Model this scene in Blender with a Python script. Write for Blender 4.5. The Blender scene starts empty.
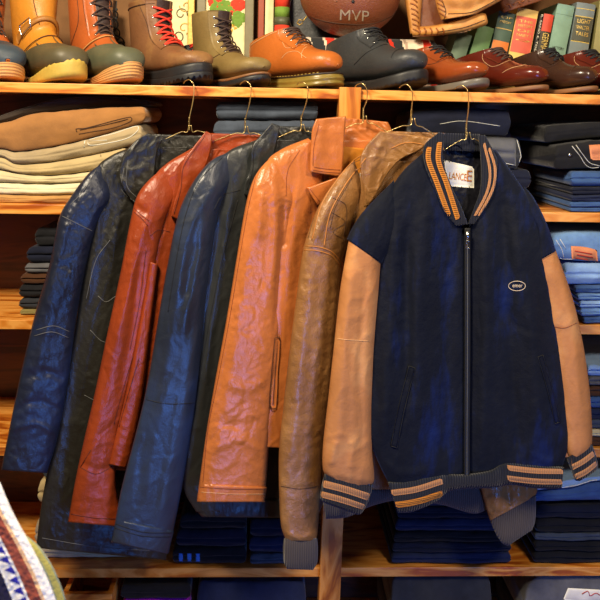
import bpy, math, random
import numpy as np
from mathutils import Vector, Matrix
from mathutils.bvhtree import BVHTree

R = math.radians
sc = bpy.context.scene
COL = sc.collection

# ---------------------------------------------------------------- camera
F = 711.0                      # focal length in pixels of a 600 px frame
D = 1.60                       # distance to the front edges of the shelves
CZ = 1.45                      # eye height
YAW, PITCH, ROLL = R(2.1), R(-3.0), R(1.15)
VPX, VPY = 274.0, 115.0
cam_d = bpy.data.cameras.new('camera')
cam = bpy.data.objects.new('camera', cam_d); COL.objects.link(cam)
cam.location = (-0.02, -D, CZ)
fwd = Vector((math.sin(YAW) * math.cos(PITCH), math.cos(YAW) * math.cos(PITCH), math.sin(PITCH)))
right = fwd.cross(Vector((0, 0, 1))).normalized()
up = right.cross(fwd).normalized()
rr = right * math.cos(ROLL) + up * math.sin(ROLL)
uu = up * math.cos(ROLL) - right * math.sin(ROLL)
rot = Matrix((rr, uu, -fwd)).transposed()
cam.rotation_euler = rot.to_euler()
cam_d.sensor_width = 36.0
cam_d.lens = F / 600 * 36
_d = Vector((0, 1, 0))
_vx = F * _d.dot(rr) / _d.dot(fwd); _vy = F * _d.dot(uu) / _d.dot(fwd)
CX0 = VPX - _vx                # principal point
CY0 = VPY + _vy
cam_d.shift_x = -(CX0 - 300) / 600
cam_d.shift_y = (CY0 - 300) / 600
cam_d.clip_start = 0.05
cam_d.dof.use_dof = True
cam_d.dof.focus_distance = 1.52
cam_d.dof.aperture_fstop = 11.0
sc.camera = cam

# ---------------------------------------------------------------- world, lights, exposure
w = bpy.data.worlds.new('room_air'); sc.world = w; w.use_nodes = True
w.node_tree.nodes['Background'].inputs[0].default_value = (0.85, 0.75, 0.66, 1)
w.node_tree.nodes['Background'].inputs[1].default_value = 0.05

def area(name, loc, target, size, power, color, sy=None):
    l = bpy.data.lights.new(name, 'AREA'); l.energy = power; l.color = color
    l.shape = 'RECTANGLE'; l.size = size; l.size_y = sy or size
    o = bpy.data.objects.new(name, l); COL.objects.link(o); o.location = loc
    o.rotation_euler = (Vector(target) - Vector(loc)).to_track_quat('-Z', 'Y').to_euler()
    return o
area('shop_lamp_key', (-0.55, -1.25, 2.45), (0.0, 0, 1.1), 0.32, 40, (1.0, 0.84, 0.60))
area('shop_lamp_right', (1.0, -1.5, 2.3), (0.4, 0, 1.3), 0.3, 16, (1.0, 0.84, 0.62))
area('blue_reflection_light', (0.80, -1.85, 0.40), (-0.15, 0, 0.75), 0.50, 10.5, (0.08, 0.27, 1.0), 0.65)  # added blue source out of view, placed so dark sleeves reflect it
sc.view_settings.view_transform = 'Standard'
sc.view_settings.look = 'None'
sc.view_settings.exposure = 0.55
sc.view_settings.gamma = 1.0
sc.view_settings.use_curve_mapping = False

# ---------------------------------------------------------------- pixel <-> world
C0 = np.array(cam.location); RR = np.array(rr); UU = np.array(uu); FW = np.array(fwd)
def rays(px, py):
    px = np.asarray(px, float); py = np.asarray(py, float)
    d = FW + ((px - CX0) / F)[..., None] * RR + ((CY0 - py) / F)[..., None] * UU
    return d
def on_y(px, py, y=0.0):
    d = rays(px, py); t = (y - C0[1]) / d[..., 1]
    return C0 + d * t[..., None]
def P(px, py, y=0.0):
    return Vector(on_y(np.array(px), np.array(py), y))
def to_px(p):
    q = np.asarray(p) - C0
    z = q @ FW
    return CX0 + F * (q @ RR) / z, CY0 - F * (q @ UU) / z

class Sheet:
    """vertical curved surface y = f(x) on which a garment hangs"""
    def __init__(s, hx, y0, kl, kr=0.12, e=0.05):
        s.x0 = float(on_y(np.array(hx), np.array(130.), y0)[0]); s.y0 = y0; s.kl = kl; s.kr = kr; s.e = e
    def f(s, x):
        t = s.x0 - x; g = (t + np.sqrt(t * t + s.e ** 2)) / 2; h = g - t
        return s.y0 - s.kl * g + s.kr * h + s.kl * s.e / 2 
    def at(s, px, py):
        d = rays(px, py); y = np.full(d.shape[:-1], s.y0)
        for _ in range(12):
            t = (y - C0[1]) / d[..., 1]; p = C0 + d * t[..., None]; y = s.f(p[..., 0])
        t = (y - C0[1]) / d[..., 1]; p = C0 + d * t[..., None]
        e = 1e-3; k = (s.f(p[..., 0] + e) - s.f(p[..., 0] - e)) / (2 * e)
        n = np.stack([k, -np.ones_like(k), np.zeros_like(k)], -1)
        n /= np.linalg.norm(n, axis=-1)[..., None]
        return p, n

# ---------------------------------------------------------------- noise
def _hash(ix, iy, seed):
    h = (ix.astype(np.int64) * 374761393 + iy.astype(np.int64) * 668265263 + seed * 2147483647) & 0xffffffff
    h = ((h ^ (h >> 13)) * 1274126177) & 0xffffffff
    return ((h ^ (h >> 16)) & 0xffff) / 65535.0 * 2 * math.pi
def noise(x, y, seed=0):
    x = np.asarray(x, float); y = np.asarray(y, float)
    ix = np.floor(x); iy = np.floor(y); fx = x - ix; fy = y - iy
    u = fx ** 3 * (fx * (fx * 6 - 15) + 10); v = fy ** 3 * (fy * (fy * 6 - 15) + 10)
    def g(a, b):
        t = _hash(ix + a, iy + b, seed); return np.cos(t) * (fx - a) + np.sin(t) * (fy - b)
    return ((g(0, 0) * (1 - u) + g(1, 0) * u) * (1 - v) + (g(0, 1) * (1 - u) + g(1, 1) * u) * v) * 1.5
def fbm(x, y, seed=0, o=3):
    return sum(noise(x * 2 ** i, y * 2 ** i, seed + i * 17) / 2 ** i for i in range(o))
def ridge(x, y, seed=0):
    return 1 - np.abs(noise(x, y, seed)) * 2

# ---------------------------------------------------------------- objects
def tag(o, label=None, cat=None, group=None, kind=None):
    if label: o['label'] = label
    if cat: o['category'] = cat
    if group: o['group'] = group
    if kind: o['kind'] = kind
    return o
def thing(name, label, cat, loc=(0, 0, 0), group=None):
    o = bpy.data.objects.new(name, None); COL.objects.link(o); o.location = loc
    o.empty_display_size = 0.05
    return tag(o, label, cat, group)
def mesh_obj(name, V, Fc, mat, parent=None, smooth=True, mats=None, midx=None):
    me = bpy.data.meshes.new(name)
    V = np.asarray(V, float)
    if parent is not None:
        V = V - np.array(world_loc(parent))
    me.from_pydata([tuple(map(float, v)) for v in V], [], [tuple(int(i) for i in f) for f in Fc])
    if mats:
        for m in mats: me.materials.append(m)
        me.polygons.foreach_set('material_index', midx)
    else:
        me.materials.append(mat)
    if smooth: me.polygons.foreach_set('use_smooth', [True] * len(me.polygons))
    me.update()
    o = bpy.data.objects.new(name, me); COL.objects.link(o)
    if parent is not None: o.parent = parent
    return o
def world_loc(o):
    l = Vector(o.location); p = o.parent
    while p is not None:
        l = l + Vector(p.location); p = p.parent
    return l
class MB:
    def __init__(s): s.V = []; s.F = []; s.M = []
    def add(s, V, Fc, m=0):
        b = len(s.V); s.V += [tuple(v) for v in V]; s.F += [tuple(i + b for i in f) for f in Fc]; s.M += [m] * len(Fc); return s
    def box(s, a, b, m=0):
        (x0, y0, z0), (x1, y1, z1) = a, b
        V = [(x0, y0, z0), (x1, y0, z0), (x1, y1, z0), (x0, y1, z0), (x0, y0, z1), (x1, y0, z1), (x1, y1, z1), (x0, y1, z1)]
        return s.add(V, [(0, 3, 2, 1), (4, 5, 6, 7), (0, 1, 5, 4), (1, 2, 6, 5), (2, 3, 7, 6), (3, 0, 4, 7)], m)
    def tube(s, pts, r, n=6, m=0, closed=False):
        pts = [Vector(p) for p in pts]; N = len(pts); V = []
        rs = r if hasattr(r, '__len__') else [r] * N
        up = Vector((0.13, 0.31, 0.94))
        for i, p in enumerate(pts):
            if closed: t = pts[(i + 1) % N] - pts[i - 1]
            else: t = pts[min(i + 1, N - 1)] - pts[max(i - 1, 0)]
            if t.length < 1e-9: t = Vector((0, 0, 1))
            t.normalize(); a = t.cross(up)
            if a.length < 1e-3: a = t.cross(Vector((1, 0, 0)))
            a.normalize(); b = t.cross(a); up = b.cross(t) if False else up
            for k in range(n):
                q = 2 * math.pi * k / n
                V.append(p + (a * math.cos(q) + b * math.sin(q)) * rs[i])
        Fc = []
        for i in range(N if closed else N - 1):
            j = (i + 1) % N
            for k in range(n):
                Fc.append((i * n + k, i * n + (k + 1) % n, j * n + (k + 1) % n, j * n + k))
        if not closed:
            Fc.append(tuple(range(n - 1, -1, -1))); Fc.append(tuple((N - 1) * n + k for k in range(n)))
        return s.add(V, Fc, m)
    def build(s, name, mat, parent=None, smooth=True, mats=None):
        return mesh_obj(name, s.V, s.F, mat, parent, smooth, mats, s.M if mats else None)
def bevel(o, w=0.002, seg=2):
    m = o.modifiers.new('bevel', 'BEVEL'); m.width = w; m.segments = seg; m.limit_method = 'ANGLE'; return o
def cr(pts, n):
    """Catmull-Rom through rows of any dimension, n samples by chord length"""
    P_ = np.asarray(pts, float)
    if len(P_) == 1: return np.repeat(P_, n, 0)
    seg = np.linalg.norm(np.diff(P_, axis=0), axis=1) ** 0.7 + 1e-6
    T = np.concatenate([[0], np.cumsum(seg)]); T /= T[-1]
    m = np.zeros_like(P_)
    m[1:-1] = (P_[2:] - P_[:-2]) / (T[2:] - T[:-2])[:, None]
    m[0] = (P_[1] - P_[0]) / (T[1] - T[0]); m[-1] = (P_[-1] - P_[-2]) / (T[-1] - T[-2])
    t = np.linspace(0, 1, n); k = np.clip(np.searchsorted(T, t, side='right') - 1, 0, len(P_) - 2)
    h = (T[k + 1] - T[k]); s = (t - T[k]) / h; h = h[:, None]; s = s[:, None]
    return ((2 * s ** 3 - 3 * s ** 2 + 1) * P_[k] + (s ** 3 - 2 * s ** 2 + s) * h * m[k]
            + (-2 * s ** 3 + 3 * s ** 2) * P_[k + 1] + (s ** 3 - s ** 2) * h * m[k + 1])
def curve_pts(pts, n=40): return cr(pts, n)

def poly_dist(X, Y, pts):
    p = cr(pts, max(12, len(pts) * 8)); best = np.full(X.shape, 1e9); tt = np.zeros(X.shape)
    for i in range(len(p) - 1):
        a = p[i]; d = p[i + 1] - a; L = d @ d + 1e-9
        s = np.clip(((X - a[0]) * d[0] + (Y - a[1]) * d[1]) / L, 0, 1)
        q = np.hypot(X - a[0] - s * d[0], Y - a[1] - s * d[1])
        m = q < best; best = np.where(m, q, best); tt = np.where(m, (i + s) / (len(p) - 1), tt)
    return best, tt
def disp(X, Y, folds=(), noises=()):
    """relief in metres: folds = (points, width px, height mm); noises = (mm, sx, sy, seed, kind, rot)"""
    d = np.zeros(X.shape)
    for pts, wd, a in folds:
        q, t = poly_dist(X, Y, pts)
        d += a * 1e-3 * np.exp(-(q / wd) ** 2) * np.clip(np.minimum(t, 1 - t) * 6 + 0.25, 0, 1)
    for nz in noises:
        a, sx, sy, sd = nz[:4]; kind = nz[4] if len(nz) > 4 else 'n'; ro = R(nz[5]) if len(nz) > 5 else 0
        u = X * math.cos(ro) + Y * math.sin(ro); v = -X * math.sin(ro) + Y * math.cos(ro)
        wob = 0.35 * noise(X / 40., Y / 40., sd + 5)
        if kind == 'n': d += a * 1e-3 * fbm(u / sx + wob, v / sy + wob, sd, 2)
        elif kind == 'v':
            d -= a * 1e-3 * np.clip(1 - np.abs(noise(u / sx + wob, v / sy + wob, sd)) * 7, 0, 1) * np.clip(0.5 + 1.5 * noise(X / 45., Y / 45., sd + 9), 0, 1)
        else:
            r_ = ridge(u / sx + wob, v / sy + wob, sd); d += a * 1e-3 * (np.clip(r_, 0, 1) ** 3 - 0.4)
    return d

def piece(name, rows, sheet, mat, parent, th=0.02, off=0.0, back=0.6, folds=(), noises=(), step=1.8, expo=2.8,
          mats=None, rule=None, edge=1.0, pinch=None, flat=False):
    """a padded cloth/leather panel: rows = (xl, yl, xr, yr[, thickness factor]) in photo pixels, laid on the sheet"""
    rows = [tuple(r) + ((1.0,) if len(r) == 4 else ()) for r in rows]
    A = np.array(rows, float)
    length = np.sum(np.hypot(np.diff((A[:, 0] + A[:, 2]) / 2), np.diff((A[:, 1] + A[:, 3]) / 2)))
    width = np.max(np.hypot(A[:, 0] - A[:, 2], A[:, 1] - A[:, 3]))
    nv = int(max(6, length / step)); nu = int(max(8, width / step * 1.25))
    S = cr(A, nv)
    a = np.linspace(0, math.pi, nu)
    u = (0.45 * (1 - np.cos(a)) / 2 + 0.55 * a / math.pi)
    X = S[:, 0:1] * (1 - u) + S[:, 2:3] * u; Y = S[:, 1:2] * (1 - u) + S[:, 3:4] * u
    prof = np.clip(1 - np.abs(2 * u - 1) ** expo, 0, 1) ** 0.5
    if flat: prof = np.clip(prof * 3, 0, 1)
    T = th * S[:, 4:5] * prof[None, :]
    if pinch:                       # closes the piece at its ends
        v = np.linspace(0, 1, nv); q = np.ones(nv)
        if pinch[0]: q *= np.clip(v / pinch[0], 0, 1) ** 0.5
        if pinch[1]: q *= np.clip((1 - v) / pinch[1], 0, 1) ** 0.5
        T = T * (0.3 + 0.7 * q[:, None])
    d = disp(X, Y, folds, noises) * np.clip(prof * 1.4, 0, 1)[None, :] * edge
    Pp, N = sheet.at(X, Y)
    N = C0 - Pp; N = N / np.linalg.norm(N, axis=-1)[..., None]   # the padding grows towards the room
    O = np.full(T.shape, float(off))
    if pinch and pinch[0]: O = O * (.35 + .65 * q[:, None]); d = d * q[:, None]
    fr = Pp + N * (O + T + d)[..., None]
    bk = Pp + N * (O - T * back - 0.002)[..., None]
    V = np.concatenate([fr.reshape(-1, 3), bk.reshape(-1, 3)]); Fc = []; n0 = nv * nu; mi = []
    cx = []; 
    for i in range(nv - 1):
        for j in range(nu - 1):
            q = i * nu + j
            Fc.append((q, q + nu, q + nu + 1, q + 1)); mi.append(rule(X[i, j], Y[i, j], u[j]) if rule else 0)
            Fc.append((n0 + q, n0 + q + 1, n0 + q + nu + 1, n0 + q + nu)); mi.append(rule(X[i, j], Y[i, j], u[j]) if rule else 0)
        for j, s in ((0, 1), (nu - 1, -1)):
            q = i * nu + j
            f = (q, n0 + q, n0 + q + nu, q + nu)
            Fc.append(f if s == 1 else f[::-1]); mi.append(mi[-1])
    for i, s in ((0, 1), (nv - 1, -1)):
        for j in range(nu - 1):
            q = i * nu + j; f = (q, q + 1, n0 + q + 1, n0 + q)
            Fc.append(f if s == 1 else f[::-1]); mi.append(mi[0] if i == 0 else mi[-1])
    return mesh_obj(name, V, Fc, mat, parent, True, mats, mi if mats else None)

class Surf:
    """ray-casts photo points onto finished meshes, to lay seams, stripes and pockets on them"""
    def __init__(s, *objs):
        V = []; Fc = []
        for o in objs:
            b = len(V); l = world_loc(o)
            V += [v.co + l for v in o.data.vertices]
            Fc += [tuple(i + b for i in p.vertices) for p in o.data.polygons]
        s.t = BVHTree.FromPolygons(V, Fc); s.last = None
    def hit(s, px, py, off=0.0):
        d = Vector(rays(np.array(float(px)), np.array(float(py)))).normalized()
        loc, n, i, dist = s.t.ray_cast(Vector(C0), d)
        if loc is None:
            q = Vector(C0) + d * (s.last or 1.5)
            loc, n, i, dd = s.t.find_nearest(q)
            return loc - d * off
        s.last = dist
        return loc - d * off
def lay_tube(name, pts, surf, mat, parent, r=0.0006, off=0.0004, n=None, sides=5):
    L = sum(math.dist(pts[i], pts[i + 1]) for i in range(len(pts) - 1))
    c = cr(pts, n or max(6, int(L / 2.5)))
    return MB().tube([surf.hit(x, y, off) for x, y in c], r, sides).build(name, mat, parent)
def lay_tubes(name, lines, surf, mat, parent, r=0.0006, off=0.0004):
    for pts in lines:
        m = MB()
        L = sum(math.dist(pts[i], pts[i + 1]) for i in range(len(pts) - 1))
        c = cr(pts, max(5, int(L / 2.5))); m.tube([surf.hit(x, y, off) for x, y in c], r, 5)
        o = m.build(name, mat, parent)
    return o
def lay_strip(name, A, B, surf, mat, parent, off=0.001, th=0.0016, step=2.0, mats=None, rule=None, across=None, round_=0.0):
    """a strip between two pixel polylines, moulded on the surface"""
    A = np.array(A, float); B = np.array(B, float)
    n = max(4, int(max(np.sum(np.hypot(*np.diff(A, axis=0).T)), np.sum(np.hypot(*np.diff(B, axis=0).T))) / step))
    a = cr(A, n); b = cr(B, n); w_ = np.max(np.hypot(*(a - b).T)); m = across or max(3, int(w_ / step) + 2)
    V = []; 
    for k in range(2):
        for i in range(n):
            for j in range(m):
                t = j / (m - 1); q = a[i] * (1 - t) + b[i] * t
                e = round_ * math.sin(math.pi * t) * (1 if k == 0 else 0)
                edge_i = 0 < i < n - 1 and 0 < j < m - 1
                V.append(surf.hit(q[0], q[1], (off + e) if k == 0 and edge_i else off - th))
    Fc = []; mi = []
    for i in range(n - 1):
        for j in range(m - 1):
            q = i * m + j; Fc.append((q, q + 1, q + m + 1, q + m)); mi.append(rule(i / (n - 1), j / (m - 1)) if rule else 0)
            q += n * m; Fc.append((q, q + m, q + m + 1, q + 1)); mi.append(0)
    def wall(idx):
        for p, q in zip(idx[:-1], idx[1:]):
            Fc.append((p, q, q + n * m, p + n * m)); mi.append(0)
    wall([j for j in range(m)]); wall([(n - 1) * m + j for j in range(m)]); wall([i * m for i in range(n)]); wall([i * m + m - 1 for i in range(n)])
    return mesh_obj(name, V, Fc, mat, parent, True, mats, mi if mats else None)
def text_mesh(body, bold=0.0):
    cu = bpy.data.curves.new('letters', 'FONT'); cu.body = body; cu.size = 1; cu.offset = bold; cu.align_x = 'CENTER'; cu.align_y = 'CENTER'
    o = bpy.data.objects.new('letters', cu); COL.objects.link(o)
    bpy.context.view_layer.update()
    me = bpy.data.meshes.new_from_object(o.evaluated_get(bpy.context.evaluated_depsgraph_get()))
    V = np.array([v.co for v in me.vertices]); Fc = [tuple(p.vertices) for p in me.polygons]
    COL.objects.unlink(o); bpy.data.objects.remove(o)
    V[:, 0] -= (V[:, 0].min() + V[:, 0].max()) / 2; V[:, 1] -= (V[:, 1].min() + V[:, 1].max()) / 2
    V[:, :2] /= [np.ptp(V[:, 0]), np.ptp(V[:, 1])]
    return V, Fc
def lay_text(name, body, cx, cy, w_, h_, ang, surf, mat, parent, off=0.0016, bold=0.0):
    V, Fc = text_mesh(body, bold); a = R(ang); out = []
    for v in V:
        x = v[0] * w_; y = -v[1] * h_
        out.append(surf.hit(cx + x * math.cos(a) - y * math.sin(a), cy + x * math.sin(a) + y * math.cos(a), off))
    return mesh_obj(name, out, Fc, mat, parent, False)

# ---------------------------------------------------------------- materials
def nmat(name):
    m = bpy.data.materials.new(name); m.use_nodes = True
    nt = m.node_tree; b = nt.nodes['Principled BSDF']; return m, nt, b
def _coord(nt, scale=(1, 1, 1)):
    tc = nt.nodes.new('ShaderNodeTexCoord'); mp = nt.nodes.new('ShaderNodeMapping'); mp.inputs['Scale'].default_value = scale
    nt.links.new(tc.outputs['Object'], mp.inputs[0]); return mp.outputs[0]
def _noise(nt, co, scale, detail=3, rough=0.5):
    n = nt.nodes.new('ShaderNodeTexNoise'); n.inputs['Scale'].default_value = scale
    n.inputs['Detail'].default_value = detail; n.inputs['Roughness'].default_value = rough
    nt.links.new(co, n.inputs['Vector']); return n.outputs['Fac']
def _ramp(nt, fac, stops):
    r = nt.nodes.new('ShaderNodeValToRGB'); e = r.color_ramp.elements
    while len(e) < len(stops): e.new(0.5)
    for k, (p, c) in enumerate(stops): e[k].position = p; e[k].color = (*c, 1)
    nt.links.new(fac, r.inputs[0]); return r.outputs[0]
def _bump(nt, b, h, strength, dist=0.001, prev=None):
    n = nt.nodes.new('ShaderNodeBump'); n.inputs['Strength'].default_value = strength; n.inputs['Distance'].default_value = dist
    nt.links.new(h, n.inputs['Height'])
    if prev: nt.links.new(prev, n.inputs['Normal'])
    nt.links.new(n.outputs[0], b.inputs['Normal']); return n.outputs[0]
def c8(r, g, b):
    f = lambda v: (v / 255) / 12.92 if v <= 10 else ((v / 255 + 0.055) / 1.055) ** 2.4
    return (f(r), f(g), f(b))
def mul(c, k): return tuple(min(1, v * k) for v in c)
def leather(name, c, rough=0.38, var=0.25, grain=0.35, crink=0.5, coat=0.0, scale=1.0, c2=None, spec=0.5, wrink=0.06):
    m, nt, b = nmat(name); co = _coord(nt)
    f = _noise(nt, co, 9 * scale, 5, 0.6)
    col = _ramp(nt, f, [(0.28, mul(c, 1 - var)), (0.5, c), (0.74, c2 or mul(c, 1 + var))])
    nt.links.new(col, b.inputs['Base Color'])
    rn = nt.nodes.new('ShaderNodeMapRange'); rn.inputs[3].default_value = rough * 0.75; rn.inputs[4].default_value = rough * 1.3
    nt.links.new(_noise(nt, co, 22, 4), rn.inputs[0]); nt.links.new(rn.outputs[0], b.inputs['Roughness'])
    b.inputs['Coat Weight'].default_value = coat; b.inputs['Coat Roughness'].default_value = 0.2
    b.inputs['Specular IOR Level'].default_value = spec
    p = _bump(nt, b, _noise(nt, co, 55, 6, 0.65), crink, 0.004)
    wz = nt.nodes.new('ShaderNodeTexNoise'); wz.inputs['Scale'].default_value = 14; wz.inputs['Detail'].default_value = 4; nt.links.new(co, wz.inputs['Vector'])
    mx = nt.nodes.new('ShaderNodeMix'); mx.data_type = 'VECTOR'; mx.inputs[0].default_value = 0.12
    nt.links.new(co, mx.inputs[4]); nt.links.new(wz.outputs['Color'], mx.inputs[5])
    ve = nt.nodes.new('ShaderNodeTexVoronoi'); ve.feature = 'DISTANCE_TO_EDGE'; ve.inputs['Scale'].default_value = 26 * scale; nt.links.new(mx.outputs[1], ve.inputs['Vector'])
    pw = nt.nodes.new('ShaderNodeMapRange'); pw.inputs[2].default_value = 0.09; nt.links.new(ve.outputs['Distance'], pw.inputs[0])
    p = _bump(nt, b, pw.outputs[0], wrink, 0.0025, p)
    v = nt.nodes.new('ShaderNodeTexVoronoi'); v.inputs['Scale'].default_value = 420; nt.links.new(co, v.inputs['Vector'])
    _bump(nt, b, v.outputs['Distance'], grain, 0.0006, p)
    return m
def cloth(name, c, rough=0.9, var=0.2, weave=900, bump=0.4, sheen=0.3, c2=None, sc_=14, sheen_c=(1, 1, 1), st=1.0):
    m, nt, b = nmat(name); co = _coord(nt)
    f = _noise(nt, co if st == 1.0 else _coord(nt, (1, 1, st)), sc_, 5, 0.65)
    nt.links.new(_ramp(nt, f, [(0.3, mul(c, 1 - var)), (0.52, c), (0.72, c2 or mul(c, 1 + var))]), b.inputs['Base Color'])
    b.inputs['Roughness'].default_value = rough; b.inputs['Sheen Weight'].default_value = sheen
    b.inputs['Sheen Roughness'].default_value = 0.4; b.inputs['Sheen Tint'].default_value = (*sheen_c, 1)
    b.inputs['Specular IOR Level'].default_value = 0.2
    p = _bump(nt, b, _noise(nt, co, 60, 5, 0.6), bump, 0.003)
    _bump(nt, b, _noise(nt, co, weave, 2), bump, 0.0006, p)
    return m
def rib(name, c, axis=0, freq=900, c2=None):
    m, nt, b = nmat(name); co = _coord(nt)
    wv = nt.nodes.new('ShaderNodeTexWave'); wv.bands_direction = 'XYZ'[axis]; wv.inputs['Scale'].default_value = freq / 20 * 0.45
    wv.inputs['Distortion'].default_value = 0.3; nt.links.new(co, wv.inputs['Vector'])
    nt.links.new(_ramp(nt, wv.outputs['Fac'], [(0.0, mul(c, 0.72)), (1.0, c2 or mul(c, 1.1))]), b.inputs['Base Color'])
    b.inputs['Roughness'].default_value = 0.92; b.inputs['Sheen Weight'].default_value = 0.2
    b.inputs['Specular IOR Level'].default_value = 0.2
    _bump(nt, b, wv.outputs['Fac'], 0.7, 0.002)
    return m
def plain(name, c, rough=0.5, metal=0.0, spec=0.5, bump=0.0, bs=200):
    m, nt, b = nmat(name)
    co = _coord(nt); f = _noise(nt, co, 40, 3)
    nt.links.new(_ramp(nt, f, [(0.3, mul(c, 0.88)), (0.7, mul(c, 1.08))]), b.inputs['Base Color'])
    b.inputs['Roughness'].default_value = rough; b.inputs['Metallic'].default_value = metal
    b.inputs['Specular IOR Level'].default_value = spec
    if bump: _bump(nt, b, _noise(nt, co, bs, 3), bump, 0.001)
    return m
def wood(name, c1, c2, c3, axis=0, rough=0.42):
    m, nt, b = nmat(name)
    s = [16, 16, 16]; s[axis] = 3.0
    co = _coord(nt, tuple(s))
    n1 = nt.nodes.new('ShaderNodeTexNoise'); n1.inputs['Scale'].default_value = 1.3; n1.inputs['Detail'].default_value = 4
    n1.inputs['Distortion'].default_value = 1.2; nt.links.new(co, n1.inputs['Vector'])
    mt = nt.nodes.new('ShaderNodeMath'); mt.operation = 'MULTIPLY'; mt.inputs[1].default_value = 6; nt.links.new(n1.outputs['Fac'], mt.inputs[0])
    fr = nt.nodes.new('ShaderNodeMath'); fr.operation = 'PINGPONG'; fr.inputs[1].default_value = 1; nt.links.new(mt.outputs[0], fr.inputs[0])
    nt.links.new(_ramp(nt, fr.outputs[0], [(0.1, c1), (0.55, c2), (0.95, c3)]), b.inputs['Base Color'])
    b.inputs['Roughness'].default_value = rough; b.inputs['Coat Weight'].default_value = 0.25; b.inputs['Coat Roughness'].default_value = 0.3
    _bump(nt, b, fr.outputs[0], 0.12, 0.001)
    return m
# ================================================================ the room and the shelving
M = {}
M['pine'] = wood('honey_pine', c8(158, 74, 14), c8(208, 126, 40), c8(232, 162, 78))
M['pine_up'] = wood('honey_pine_upright', c8(160, 84, 20), c8(205, 126, 44), c8(222, 150, 70), axis=2)
M['back'] = wood('dark_stained_board', c8(58, 26, 8), c8(84, 40, 14), c8(98, 50, 18))
M['plaster'] = plain('ochre_plaster', c8(120, 84, 50), 0.9, bump=0.3, bs=60)
M['boards'] = wood('floor_boards', c8(70, 40, 22), c8(104, 62, 34), c8(120, 76, 44), axis=1)
SH = [(1.51, 88), (0, 208.5), (0, 323), (0, 448), (0, 569)]
shelf_z = [P(300, y, 0).z for y in (88.5, 208.5, 322.5, 447.5, 568)]
shelf_z.append(shelf_z[-1] - 0.27)
XL, XR = P(-95, 200, 0).x, P(700, 200, 0).x
DEP = 0.285
ST = 0.022
room = [
    ('wall_back', (-2.6, 0.43, 0), (3.0, 0.49, 2.9), 'plaster'), ('floor', (-2.6, -3.6, -0.06), (3.0, 0.42, 0.0), 'boards'),
]
for nm, a, b, mt in room:
    tag(MB().box(a, b).build(nm, M[mt], None, False), kind='structure')
unit = thing('shelving_unit', 'open honey-coloured pine shelving unit filled with shoes and folded trousers', 'shelving', (0.0, 0.1, 0.0))
MB().box((XL - 0.02, DEP, 0.002), (XR + 0.02, DEP + 0.012, shelf_z[0] - ST)).build('back_panel', M['back'], unit, False)
for i, z in enumerate(shelf_z):
    b = MB().box((XL, 0.0, z - ST), (XR, 0.428 if i == 0 else DEP, z)).build('shelf', M['pine'], unit, False); bevel(b, 0.0015)
for x in (XL - 0.022, XR):
    bevel(MB().box((x, 0.0, 0.001), (x + 0.022, DEP, 1.95)).build('side_panel', M['pine_up'], unit, False), 0.0015)
a, b_ = P(339.5, 87, -0.012), P(361.5, 87, -0.012); c_, d_ = P(319, 598, -0.012), P(339.5, 598, -0.012)
def post():
    m = MB(); k = (c_.x - a.x) / (c_.z - a.z)
    zt = a.z; x0 = a.x; x1 = b_.x
    xb0 = x0 + k * (0.001 - zt); xb1 = xb0 + (x1 - x0)
    V = [(xb0, -0.012, 0.001), (xb1, -0.012, 0.001), (xb1, 0.03, 0.001), (xb0, 0.03, 0.001), (x0, -0.012, zt), (x1, -0.012, zt), (x1, 0.03, zt), (x0, 0.03, zt)]
    m.add(V, [(0, 3, 2, 1), (4, 5, 6, 7), (0, 1, 5, 4), (1, 2, 6, 5), (2, 3, 7, 6), (3, 0, 4, 7)])
    return m
bevel(post().build('post', M['pine_up'], unit, False), 0.0015)
# ================================================================ jackets on wire hangers along the shelf edge
M['wire'] = plain('brass_wire', c8(214, 190, 130), 0.28, 0.9)
M['steel'] = plain('bright_steel', c8(215, 215, 210), 0.25, 1.0)
M['lea_black'] = leather('black_leather', c8(34, 33, 29), 0.38, 0.3, 0.3, 0.35)
M['lea_bluelit1'] = leather('blue_lit_black_leather', c8(29, 34, 50), 0.34, 0.4, 0.3, 0.35, c2=c8(32, 46, 84), scale=.7)  # blue glow of the light is mixed into this sleeve colour
M['lea_bluelit3'] = leather('blue_lit_slate_leather', c8(40, 46, 58), 0.32, 0.3, 0.2, 0.25, c2=c8(44, 60, 92), scale=.6)  # sleeve and cuff colour carries a painted blue light reflection
M['lea_red'] = leather('oxblood_red_leather', c8(138, 56, 22), 0.34, 0.18, 0.25, 0.4)
M['lea_navy'] = leather('slate_navy_leather', c8(40, 42, 42), 0.35, 0.2, 0.2, 0.25)
M['lea_tan'] = leather('orange_tan_leather', c8(184, 106, 52), 0.27, 0.16, 0.25, 0.35)
M['lea_brown'] = leather('worn_brown_leather', c8(142, 98, 54), 0.34, 0.38, 0.8, 0.5, 0.25, c2=c8(168, 122, 72))
M['lea_buck'] = leather('tan_sueded_leather', c8(186, 124, 72), 0.62, 0.2, 0.25, 0.3, c2=c8(214, 158, 100), spec=0.3)
M['wool'] = cloth('navy_suede', c8(13, 17, 30), 0.8, 0.5, 500, 0.8, 0.12, c2=c8(12, 34, 92), sc_=9, st=0.3, sheen_c=(0.3, 0.45, 1.0))  # blue sheen on the folds painted into the colour as vertical streaks
M['rib_navy'] = rib('navy_rib', c8(20, 24, 38), 0, 2600)
M['rib_gold'] = rib('gold_stripe_rib', c8(188, 116, 36), 2, 3600)
M['rib_tan'] = rib('tan_stripe_rib', c8(172, 120, 80), 0, 3600)
M['rib_grey'] = rib('grey_brown_rib', c8(76, 68, 66), 0, 3000)
M['lining'] = cloth('black_satin_lining', c8(24, 24, 30), 0.45, 0.2, 500, 0.3, 0)
M['lining_red'] = cloth('rust_lining', c8(120, 36, 14), 0.6, 0.2, 500, 0.3, 0)
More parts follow.
